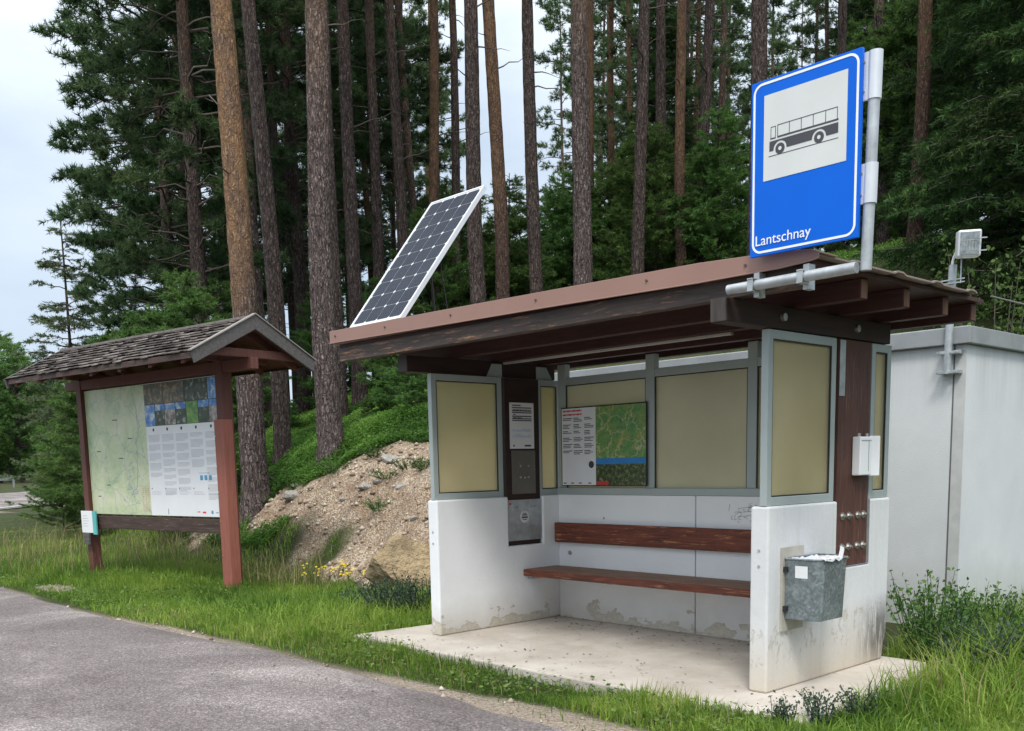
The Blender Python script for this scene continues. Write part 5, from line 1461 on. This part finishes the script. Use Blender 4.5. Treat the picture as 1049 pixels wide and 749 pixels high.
# ---------------- leafy things
def leaf_cloud(name, centers, axis_, leaf, n, size, seed, tone_rng=(0, 1)):
    rs_ = np.random.RandomState(seed)
    C_ = centers[rs_.randint(len(centers), size=n)] + rs_.randn(n, 3) * axis_
    d_ = nrm(rs_.randn(n, 3) + np.array([0, 0, 0.35])); s_ = nrm(np.cross(d_, rs_.randn(n, 3)))
    L_ = size * rs_.uniform(0.6, 1.3, (n, 1)); W_ = L_ * 0.30
    V = np.stack([C_, C_ + d_ * L_ * 0.5 + s_ * W_, C_ + d_ * L_, C_ + d_ * L_ * 0.5 - s_ * W_], 1).reshape(-1, 3)
    F = np.arange(len(V)).reshape(-1, 4)
    tone = np.repeat(rs_.uniform(*tone_rng, n), 4)
    return np_mesh(name, V, F, tone)

# leafy shrub behind the shelter roof's back corner
x, y = spot(1015, 12.5)
sb = thing('leafy_shrub', 'tall leafy shrub with pale leaves behind the shelter roof back corner', 'shrub', (x, y, float(hz(x, y))))
rs_ = np.random.RandomState(9); b = MB(); cs = []
for k_ in range(16):
    a = rs_.rand() * 6.28; q = rs_.uniform(0.15, 0.8); h_ = rs_.uniform(2.3, 3.9)
    pts = [(x, y, float(hz(x, y)) - 0.1), (x + math.cos(a) * q * 0.3, y + math.sin(a) * q * 0.3, h_ * 0.5), (x + math.cos(a) * q, y + math.sin(a) * q, h_)]
    b.tube(pts, [0.018, 0.012, 0.004], 5)
    for f_ in np.linspace(0.35, 1, 10): cs.append((math.cos(a) * q * f_, math.sin(a) * q * f_, h_ * f_ - float(hz(x, y))))
b.build('stems', M['twigwood'], sb)
o = bpy.data.objects.new('foliage', leaf_cloud('foliage', np.array(cs), 0.12, None, 3400, 0.065, 3, (0.4, 1.0))); COL.objects.link(o); o.parent = sb; o.data.materials.append(M['broad'])

# ------------------------------------------------------------------ grass
def blades(X, Y, h, wd, seed, bend=0.5, tone=None, Z=None):
    rs_ = np.random.RandomState(seed); n = len(X)
    Z = hz(X, Y) if Z is None else Z
    az = rs_.rand(n) * 2 * np.pi; d_ = np.stack([np.cos(az), np.sin(az), np.zeros(n)], 1); s_ = np.stack([-np.sin(az), np.cos(az), np.zeros(n)], 1)
    B = np.stack([X, Y, Z - 0.01], 1); h = h[:, None]; bd = (bend * rs_.uniform(0.2, 1.3, n))[:, None]
    W_ = (wd * rs_.uniform(0.7, 1.3, n))[:, None]
    up = np.array([0, 0, 1.0])
    p1 = B + d_ * h * bd * 0.25 + up * h * 0.5; p2 = B + d_ * h * bd * 0.95 + up * h * (1 - 0.33 * bd)
    V = np.stack([B - s_ * W_, B + s_ * W_, p1 + s_ * W_ * 0.8, p1 - s_ * W_ * 0.8, p2], 1).reshape(-1, 3)
    i = np.arange(n)[:, None] * 5
    F = np.concatenate([i + [0, 1, 2], i + [0, 2, 3], i + [3, 2, 4]], 0)
    tone = rs_.rand(n) if tone is None else tone
    return V, F, np.repeat(tone, 5)

def blade_obj(name, parts, mat, label, cat='grass'):
    vs_, fs_, ts_ = [], [], []; k_ = 0
    for V, F, T in parts: vs_.append(V); fs_.append(F + k_); ts_.append(T); k_ += len(V)
    o = link(name, np_mesh(name, np.concatenate(vs_), np.concatenate(fs_), np.concatenate(ts_)), mat)
    set_tag(o, label, cat, None, 'stuff'); return o

M['grass'] = m_leaf('green_grass', (0.095, 0.18, 0.024), (0.27, 0.39, 0.062), 0.5, (0.52, 0.50, 0.18))
M['dryg'] = m_leaf('dry_grass', (0.13, 0.15, 0.05), (0.30, 0.28, 0.12), 0.4, (0.42, 0.36, 0.19))
M['moss'] = m_leaf('slope_undergrowth', (0.045, 0.105, 0.020), (0.13, 0.26, 0.045), 0.5, (0.22, 0.36, 0.08))
EXs = [p[0] for p in EDGE]; EYs = [p[1] for p in EDGE]
def in_slab(X, Y, m=0.0): return (X > -0.48 + m) & (X < 3.60 - m) & (Y > -0.42 + m) & (Y < 1.55)
def keep(X, Y):
    side = Y - np.interp(X, EXs, EYs)
    a1, a2 = dirt(X, Y)
    rs_ = np.random.RandomState(5); q = rs_.rand(len(X))
    return (~in_slab(X, Y, 0.03)) & (side > 0.04) & (a1 < 0.35 + 0 * q) & (a2 * 0.95 < q) & ~((X > -1.62) & (X < 2.92) & (Y > 3.06) & (Y < 6.95))
def scatter(n, x0, x1, y0, y1, seed, pw=1.3, ref=5.0):
    rs_ = np.random.RandomState(seed); X = rs_.uniform(x0, x1, n); Y = rs_.uniform(y0, y1, n)
    d_ = np.hypot(X - CAM[0], Y - CAM[1])
    fwd = (X - CAM[0]) * CF[0] + (Y - CAM[1]) * CF[1]; sd_ = (X - CAM[0]) * CR[0] + (Y - CAM[1]) * CR[1]
    k_ = (rs_.rand(n) < (ref / d_) ** pw) & (fwd > 1) & (np.abs(sd_ / np.maximum(fwd, .1)) < 0.62)
    X, Y = X[k_], Y[k_]; k_ = keep(X, Y); return X[k_], Y[k_]
parts = []
def gtone(X, Y, seed):
    rs_ = np.random.RandomState(seed)
    return 0.86 * np.clip(0.36 + 1.1 * vnoise(X, Y, 0.9) + 0.7 * vnoise(X, Y, 0.22) + rs_.uniform(-0.3, 0.35, len(X)), 0, 1)
# front verge
X, Y = scatter(150000, -9, 5.5, -1.35, 1.6, 1, 1.0, 6)
h = np.clip(0.055 + 0.13 * (vnoise(X, Y, 0.9) + 0.5) + 0.09 * vnoise(X, Y, 0.3), 0.03, 0.3) * np.random.RandomState(2).uniform(0.5, 1.3, len(X))
side = Y - np.interp(X, EXs, EYs); h *= 0.45 + 0.55 * smooth(side / 0.5)
h *= np.where((X > -0.9) & (X < 3.9) & (Y < -0.3), 0.85, 1.0)
parts.append(blades(X, Y, h, 0.0032, 2, 0.7, gtone(X, Y, 4)))
# behind and left of the board
X, Y = scatter(260000, -30, -0.6, -1.3, 12, 6, 1.1, 10)
v_ = Y - foot(X)
q1, q2 = dirt(X, Y)
k_ = (v_ < 1.5 + 1.0 * vnoise(X, Y, 1.0)) & (q1 < 0.06)
X, Y = X[k_], Y[k_]
h = 0.72 * np.clip(0.10 + 0.26 * (vnoise(X, Y, 1.3) + 0.5) + 0.10 * vnoise(X, Y, 0.4), 0.06, 0.45) * np.random.RandomState(3).uniform(0.5, 1.3, len(X))
h *= 0.5 + 0.5 * smooth((Y - np.interp(X, EXs, EYs)) / 0.9)
h *= 1 - 0.80 * smooth((-X - 13) / 6)
parts.append(blades(X, Y, h, 0.0055, 8, 0.8, gtone(X, Y, 9)))
# right of the slab, in front of the hut
X, Y = scatter(90000, 3.0, 9, -1.3, 9, 16, 1.0, 6)
h = np.clip(0.12 + 0.34 * (vnoise(X, Y, 0.8) + 0.5) + 0.15 * vnoise(X, Y, 0.3), 0.08, 0.5) * np.random.RandomState(13).uniform(0.5, 1.3, len(X)) * (0.35 + 0.65 * smooth((Y + 0.4) / 1.6))
parts.append(blades(X, Y, h, 0.0042, 18, 0.9, gtone(X, Y, 19)))
blade_obj('grass', parts, M['grass'], 'green grass growing along the road verge and around the shelter slab')
# yellowed tall grass
parts = []
for (n_, x0, x1, y0, y1, hh, sd_) in ((3000, -16, -7.5, -0.9, 2.6, 0.55, 31), (1700, 3.5, 7, -0.1, 4.5, 0.42, 32), (900, -5.6, -3.2, 0.8, 2.0, 0.42, 33), (700, -7.5, -3.6, 0.9, 2.0, 0.26, 34), (1500, -3.5, 3.4, -1.2, -0.55, 0.13, 35)):
    X, Y = scatter(n_, x0, x1, y0, y1, sd_, 0.2, 8)
    rs_ = np.random.RandomState(sd_)
    k_ = vnoise(X, Y, 1.1) + rs_.uniform(-.3, .3, len(X)) > -0.1; X, Y = X[k_], Y[k_]
    parts.append(blades(X, Y, hh * rs_.uniform(0.5, 1.35, len(X)), 0.0034 if hh > 0.2 else 0.0026, sd_, 0.9))
blade_obj('dry_grass', parts, M['dryg'], 'tall yellowed grass stalks mixed into the green verge')

# clover and broad leaves low in the verge
parts_v, parts_t = [], []
for (n_, x0, x1, y0, y1, sd_) in ((26000, -8.5, 4.6, -1.2, 0.9, 61), (9000, 3.4, 6.5, -0.8, 3.5, 62), (3500, -7.5, -2.5, 1.2, 2.4, 63)):
    X, Y = scatter(n_, x0, x1, y0, y1, sd_, 0.6, 6)
    rs_ = np.random.RandomState(sd_); q_ = vnoise(X + 4, Y, 0.45) + rs_.uniform(-0.2, 0.2, len(X)) > 0.02; X, Y = X[q_], Y[q_]; n = len(X)
    C_ = np.stack([X, Y, hz(X, Y) + rs_.uniform(0.01, 0.10, n)], 1)
    d_ = nrm(rs_.randn(n, 3) * np.array([1, 1, 0.35])); s_ = nrm(np.cross(d_, np.array([0, 0, 1.0]) + 0.3 * rs_.randn(n, 3)))
    L_ = rs_.uniform(0.018, 0.042, (n, 1)); W_ = L_ * 0.38
    parts_v.append(np.stack([C_, C_ + d_ * L_ * 0.5 + s_ * W_, C_ + d_ * L_, C_ + d_ * L_ * 0.5 - s_ * W_], 1).reshape(-1, 3)); parts_t.append(np.repeat(rs_.rand(n), 4))
V = np.concatenate(parts_v)
o = link('clover', np_mesh('clover', V, np.arange(len(V)).reshape(-1, 4), np.concatenate(parts_t)), m_leaf('clover_leaves', (0.05, 0.12, 0.03), (0.15, 0.27, 0.06), 0.4, (0.24, 0.34, 0.11)))
set_tag(o, 'low clover and broad leaves growing between the verge grass', 'clover', None, 'stuff')
# litter of dry leaves, needles and crumbs on slab and road edge
rs_ = np.random.RandomState(71); n = 900
X = np.concatenate([rs_.uniform(0.15, 2.95, 420), rs_.uniform(-0.4, 3.55, 160), rs_.uniform(-7, 5, 320)]); Y = np.concatenate([1.36 - np.abs(rs_.randn(420)) * 0.35, rs_.uniform(-0.4, 0.3, 160), -1.15 - np.abs(rs_.randn(320)) * 0.5])
Z = np.concatenate([np.full(580, 0.004), np.full(320, -0.044)]); Y[:420] = np.maximum(Y[:420], -0.3)
a_ = rs_.rand(n) * 6.28; d_ = np.stack([np.cos(a_), np.sin(a_), rs_.uniform(-0.1, 0.3, n)], 1); s_ = np.stack([-np.sin(a_), np.cos(a_), rs_.uniform(-0.2, 0.2, n)], 1)
L_ = rs_.uniform(0.008, 0.035, (n, 1)); W_ = L_ * rs_.uniform(0.06, 0.3, (n, 1)); C_ = np.stack([X, Y, Z], 1)
V = np.stack([C_, C_ + d_ * L_ * 0.5 + s_ * W_, C_ + d_ * L_, C_ + d_ * L_ * 0.5 - s_ * W_], 1).reshape(-1, 3)
o = link('leaf_litter', np_mesh('leaf_litter', V, np.arange(len(V)).reshape(-1, 4), np.repeat(rs_.rand(n), 4)), m_leaf('dry_litter', (0.03, 0.02, 0.012), (0.12, 0.08, 0.045), 0.1))
set_tag(o, 'scattered dry leaves and needles on the concrete slab and road', 'leaf litter', None, 'stuff')

# mossy undergrowth on the forest floor
rs_ = np.random.RandomState(41); n = 640000
fd = rs_.uniform(13, 48, n) ; fd = 13 + (fd - 13) * rs_.rand(n) ** 0.7; pxs = np.where(rs_.rand(n) < 0.76, rs_.uniform(190, 470, n), rs_.uniform(470, 1060, n)); fd = np.where(pxs > 470, rs_.uniform(16, 46, n), fd)
f2 = np.array([CF[0], CF[1]]) / math.hypot(CF[0], CF[1]); r2 = np.array([f2[1], -f2[0]])
X = CAM[0] + f2[0] * fd + r2[0] * (pxs - 524.5) / FPX * fd; Y = CAM[1] + f2[1] * fd + r2[1] * (pxs - 524.5) / FPX * fd
v_ = Y - foot(X); a1, a2 = dirt(X, Y)
k_ = (v_ > 0.6) & (a1 < 0.5) & ((v_ > 1.6) | (X < -6.5)) & ~((X > -1.7) & (X < 2.98) & (Y > 3.0) & (Y < 7.0)); X, Y, fd = X[k_], Y[k_], fd[k_]
n = len(X)
hgt_ = np.clip(0.03 + 0.16 * (vnoise(X, Y, 0.5) + 0.5) + 0.30 * np.maximum(0, vnoise(X + 5, Y, 1.4)) + 0.14 * np.maximum(0, vnoise(X, Y + 3, 0.2)), 0.02, 0.45)
C_ = np.stack([X, Y, hz(X, Y) + hgt_ * rs_.rand(n) ** 0.6], 1)
d_ = nrm(rs_.randn(n, 3) * np.array([1, 1, 0.6])); s_ = nrm(np.cross(d_, np.array([0, 0, 1.0]) + 0.5 * rs_.randn(n, 3)))
L_ = (0.016 + 0.0011 * fd)[:, None] * rs_.uniform(0.6, 1.4, (n, 1)); W_ = L_ * 0.35
V = np.stack([C_, C_ + d_ * L_ * 0.5 + s_ * W_, C_ + d_ * L_, C_ + d_ * L_ * 0.5 - s_ * W_], 1).reshape(-1, 3)
tn = np.clip(0.42 + 1.1 * vnoise(X, Y, 1.7) + 0.8 * vnoise(X, Y, 0.45) + rs_.uniform(-0.25, 0.25, n), 0, 1)
o = link('undergrowth', np_mesh('undergrowth', V, np.arange(len(V)).reshape(-1, 4), np.repeat(tn, 4)), M['moss'])
set_tag(o, 'low green undergrowth covering the forest floor above the gravel bank', 'undergrowth', None, 'stuff')

# ------------------------------------------------------------------ stones
M['stone'] = plain('pale_grey_stone', (0.40, 0.38, 0.34), 0.85, 0, 0.3, 9, 0.5, 30)
M['stone2'] = plain('ochre_rock', (0.36, 0.27, 0.155), 0.85, 0, 0.45, 4, 0.9, 12)
def rock_mesh(name, sx, sy, sz, seed, sub=3, amp=0.22):
    import bmesh
    bm = bmesh.new(); bmesh.ops.create_icosphere(bm, subdivisions=sub, radius=1)
    rs_ = np.random.RandomState(seed); pl_ = nrm(rs_.randn(11, 3)); dd = rs_.uniform(0.55, 0.85, 11)
    for v_ in bm.verts:
        p = np.array(v_.co)
        for q in range(11):
            t_ = p @ pl_[q]
            if t_ > dd[q]: p = p - pl_[q] * (t_ - dd[q]) * 0.9
        p += rs_.randn(3) * 0.012
        v_.co = Vector((p[0] * sx, p[1] * sy, p[2] * sz))
    m_ = bpy.data.meshes.new(name); bm.to_mesh(m_); bm.free(); return m_
def img_ground(px, py, z0=0.5):
    """where the sight line through a photo pixel meets the terrain"""
    d_ = CF + (px - 524.5) / FPX * CR - (py - PY) / FPX * CU
    for t_ in np.arange(6, 60, 0.03):
        p = CAM + d_ * t_
        if p[2] < float(hz(p[0], p[1])): return p
    return CAM + d_ * 15
bx = img_ground(418, 590)
o = link('boulder', rock_mesh('boulder', 0.66, 0.42, 0.40, 12, 4), M['stone2']); o.location = (bx[0], bx[1], bx[2] + 0.08); o.rotation_euler = (0.1, 0.12, 0.5)
set_tag(o, 'large ochre boulder at the foot of the gravel bank beside the shelter wall', 'boulder')
for i, (px, py, s_, lab) in enumerate([(305, 497, 0.15, 'pale stone at the upper left of the gravel bank'), (300, 508, 0.20, 'flat brown stone lower on the left of the gravel bank'), (340, 475, 0.11, 'small white stone under the bank-top pine'),
        (373, 499, 0.13, 'grey stone in the middle of the gravel bank'), (399, 471, 0.18, 'pale stone near the top right of the gravel bank'), (410, 499, 0.10, 'small stone right of the middle of the bank'),
        (388, 493, 0.09, 'small grey stone between two larger ones on the bank'), (425, 531, 0.09, 'small pale stone low on the bank by the shelter wall'), (352, 512, 0.08, 'small brown stone left of the bank middle')]):
    p = img_ground(px, py)
    o = link('stone', rock_mesh('stone', s_, s_ * 0.75, s_ * 0.5, 20 + i, 3), M['stone']); o.location = p; o.rotation_euler = (0, 0, i * 1.3)
    set_tag(o, lab, 'stone', 'stones on the gravel bank')
# pebbles as one scatter
rs_ = np.random.RandomState(51); n = 9000
X = rs_.uniform(-10.5, -1.2, n); Y = rs_.uniform(1.2, 5.0, n); a1, a2 = dirt(X, Y); k_ = a1 > 0.55
X, Y = X[k_], Y[k_]
X2 = rs_.uniform(-7.6, 4, 2600); Y2 = rs_.uniform(-1.4, -0.4, 2600); a1, a2 = dirt(X2, Y2); k_ = a2 > 0.4
X = np.concatenate([X, X2[k_]]); Y = np.concatenate([Y, Y2[k_]]); n = len(X)
s_ = 0.008 + 0.05 * rs_.rand(n) ** 7; s_[-int(k_.sum()):] *= 0.55
octv = np.array([(1, 0, 0), (0, 1, 0), (-1, 0, 0), (0, -1, 0), (0, 0, 0.7), (0, 0, -0.7)])
V = (np.stack([X, Y, hz(X, Y) + s_ * 0.25], 1)[:, None, :] + octv[None] * s_[:, None, None] * rs_.uniform(0.6, 1.3, (n, 6, 1)))
of = np.array([(0, 1, 4), (1, 2, 4), (2, 3, 4), (3, 0, 4), (1, 0, 5), (2, 1, 5), (3, 2, 5), (0, 3, 5)])
F = (np.arange(n)[:, None, None] * 6 + of[None]).reshape(-1, 3)
t = NT('mixed_pebbles'); tn = t.attr('tone')
M['peb'] = t.done(t.bsdf(t.ramp(tn, [(0.0, (0.15, 0.10, 0.07)), (0.6, (0.33, 0.27, 0.20)), (1.0, (0.50, 0.46, 0.40))]), 0.9))
o = link('gravel', np_mesh('gravel', V.reshape(-1, 3), F, np.repeat(rs_.rand(n), 6)), M['peb'])
set_tag(o, 'loose pebbles lying on the bare gravel bank and road edge', 'gravel', None, 'stuff')
# exposed root / eroded lip
p = img_ground(262, 498)
mb = MB()
for (a_, c_) in (((250, 500), (300, 515)), ((262, 494), (290, 492)), ((350, 466), (392, 461))):
    A = img_ground(*a_); B = img_ground(*c_)
    Q = (A + B) / 2 + np.array([0, 0, 0.06])
    m1 = MB(); m1.tube([A, Q, B], [0.05, 0.035, 0.012], 7)
    o = m1.build('dead_branch', plain('dark_dead_wood', (0.06, 0.045, 0.038), 0.9, 0, 0.3, 14))
    set_tag(o, {250: 'dark dead branch lying left on the gravel bank behind the board post', 262: 'short dark root sticking out at the left lip of the gravel bank', 350: 'thin dead branch at the foot of the bank-top pine'}[a_[0]], 'branch')

# ------------------------------------------------------------------ wild plants
def weed(name, label, x, y, hgt_, nst, seed, leaf_size, mat, cat='plant', spread=0.15, nleaf=26, group=None, flower=None, z=None, thin=False):
    rs_ = np.random.RandomState(seed); z0 = float(hz(x, y)) if z is None else z
    r = thing(name, label, cat, (x, y, z0), 0, group)
    b = MB(); cs = []; tops = []
    for k_ in range(nst):
        a = rs_.rand() * 6.28; q = spread * rs_.uniform(0.3, 1.2); h_ = hgt_ * rs_.uniform(0.6, 1.1)
        p0 = np.array([x + math.cos(a) * q * 0.3, y + math.sin(a) * q * 0.3, z0 - 0.02]); p2 = np.array([x + math.cos(a) * q, y + math.sin(a) * q, z0 + h_]); p1 = (p0 + p2) / 2 + rs_.randn(3) * 0.02
        b.tube([p0, p1, p2], [0.0035, 0.003, 0.0015], 4)
        for f_ in np.linspace(0.15, 1, nleaf): cs.append(p0 * (1 - f_) + p2 * f_ - np.array([x, y, z0]))
        tops.append(p2)
    b.build('stems', M['broad'] if not thin else M['dryg'], r)
    if nleaf > 2:
        o = bpy.data.objects.new('foliage', leaf_cloud('foliage', np.array(cs), 0.015, None, nst * nleaf, leaf_size, seed, (0.1, 0.95))); COL.objects.link(o); o.parent = r; o.data.materials.append(mat)
    if flower:
        b = MB()
        for p_ in tops:
            for q_ in range(3):
                c_ = p_ + rs_.randn(3) * 0.02
                b.tube([c_, c_ + np.array([0, 0, 0.012])], [0.016, 0.012], 7)
        b.build('flowers', flower, r)
    return r
M['bluegreen'] = m_leaf('blue_green_leaves', (0.030, 0.055, 0.040), (0.085, 0.13, 0.085), 0.3, (0.13, 0.18, 0.13))
M['weedleaf'] = m_leaf('weed_leaves', (0.035, 0.075, 0.020), (0.10, 0.19, 0.045), 0.4, (0.19, 0.27, 0.08))
M['yellow'] = plain('yellow_petals', (0.75, 0.55, 0.02), 0.6)
M['seed'] = m_leaf('seed_heads', (0.12, 0.10, 0.05), (0.24, 0.20, 0.11), 0.3)
k_ = 0
for (px, d_, h_, lab) in [(372, 9.7, 0.26, 'blue-green weed furthest left of the shelter wall corner'), (392, 9.3, 0.30, 'blue-green weed second from the left near the shelter wall'), (410, 9.2, 0.34, 'blue-green weed in the middle of the clump by the shelter wall'), (425, 9.1, 0.36, 'tall blue-green weed touching the left shelter wall'), (432, 9.5, 0.40, 'blue-green weed just behind the left shelter wall edge'), (402, 9.7, 0.30, 'blue-green weed at the back of the clump by the shelter wall')]:
    x, y = spot(px, d_)
    if x > -0.1: x = -0.12
    k_ += 1; weed('weed_plant', lab, x, y, h_, 22, 600 + k_, 0.028, M['bluegreen'], spread=0.26)
for (x, y, h_, sz, mt, lab) in [(3.32, 1.75, 0.50, 0.036, 'weedleaf', 'leafy weed right behind the back edge of the right side wall'), (3.15, 2.1, 0.55, 0.036, 'weedleaf', 'tall leafy weed between the side wall and the hut'), (3.45, 2.45, 0.44, 0.034, 'weedleaf', 'leafy weed at the hut corner'), (3.2, 2.75, 0.42, 0.034, 'weedleaf', 'leafy weed against the hut front'),
        (3.62, 1.75, 0.42, 0.03, 'bluegreen', 'blue-green weed beside the back right slab corner'), (3.75, 1.35, 0.36, 0.028, 'bluegreen', 'low blue-green weed at the right edge of the slab'), (3.82, 2.2, 0.34, 0.032, 'weedleaf', 'bushy weed in the grass right of the slab'), (4.1, 1.9, 0.36, 0.03, 'weedleaf', 'low weed in the tall grass near the hut'),
        (3.62, -0.28, 0.20, 0.022, 'bluegreen', 'small blue-green weed at the front right slab corner'), (3.72, -0.05, 0.18, 0.02, 'bluegreen', 'small blue-green weed right of the front slab corner'), (3.50, -0.42, 0.14, 0.02, 'bluegreen', 'tiny blue-green weed at the slab front edge')]:
    k_ += 1; weed('weed_plant', lab, x, y, h_, 24 if h_ > 0.3 else 14, 600 + k_, sz, M[mt], spread=0.30 if h_ > 0.3 else 0.12, nleaf=34)
for (x, y, h_, lab) in [(3.75, 2.9, 0.95, 'thin seeding stalks in front of the hut corner'), (4.0, 3.3, 1.0, 'tall brown seeding stalks before the hut side wall'), (4.3, 3.4, 0.85, 'seeding stalks at the right edge before the hut'), (4.25, 2.7, 0.8, 'seeding stalks in the tall grass at right')]:
    k_ += 1
    weed('seeding_stalks', lab, x, y, h_, 9, 600 + k_, 0.028, M['seed'], cat='plant', spread=0.28, nleaf=9, thin=True)
for (px, py, lab) in [(345, 585, 'yellow wildflowers at the foot of the gravel bank'), (330, 592, 'yellow wildflowers left of the bank foot clump'), (360, 590, 'yellow wildflowers beside the boulder')]:
    p = img_ground(px, py + 8); k_ += 1
    weed('yellow_flowers', lab, p[0], p[1], 0.20, 6, 600 + k_, 0.03, M['weedleaf'], cat='flowers', spread=0.2, nleaf=10, flower=M['yellow'])
for (px, py, lab) in [(417, 480, 'small green tuft at the upper right of the bank'), (435, 480, 'green plant on the bank by the shelter wall'), (386, 468, 'small tuft near the top of the bank'), (388, 522, 'small tuft in the middle of the bank'), (396, 490, 'tiny tuft between stones on the bank'), (345, 484, 'sparse green patch below the bank-top pine'), (272, 516, 'bright green tuft at the left end of the bank')]:
    p = img_ground(px, py); k_ += 1
    weed('grass_tuft', lab, p[0], p[1], 0.13, 34, 600 + k_, 0.030, M['weedleaf'], cat='grass tuft', spread=0.28, nleaf=9)

# ------------------------------------------------------------------ guardrail on the far bend
gr = thing('guardrail', 'grey steel guardrail along the far bend of the road at left', 'guardrail', (-62, 24, 0.5))
b = MB(); pts = []
for (px, d_) in ((-60, 62), (-30, 63), (-5, 64), (19, 66)):
    x, y = spot(px, d_); z_ = float(hz(x, y)); pts.append((x, y, z_ + 0.05))
for i in range(len(pts) - 1):
    A, B = Vector(pts[i]), Vector(pts[i + 1])
    zA, zB = A.z, B.z
    b.add([(A.x, A.y, zA + 0.42), (B.x, B.y, zB + 0.42), (B.x, B.y, zB + 0.75), (A.x, A.y, zA + 0.75), (A.x, A.y + 0.06, zA + 0.42), (B.x, B.y + 0.06, zB + 0.42), (B.x, B.y + 0.06, zB + 0.75), (A.x, A.y + 0.06, zA + 0.75)], [(0, 1, 2, 3), (7, 6, 5, 4), (0, 4, 5, 1), (1, 5, 6, 2), (2, 6, 7, 3), (3, 7, 4, 0)])
b.build('rail', M['galv'], gr)
for p_ in pts:
    b = MB(); b.box(p_[0] - 0.05, p_[0] + 0.05, p_[1] + 0.061, p_[1] + 0.16, p_[2] - 0.3, p_[2] + 0.7); b.build('rail_post', M['galv'], gr)
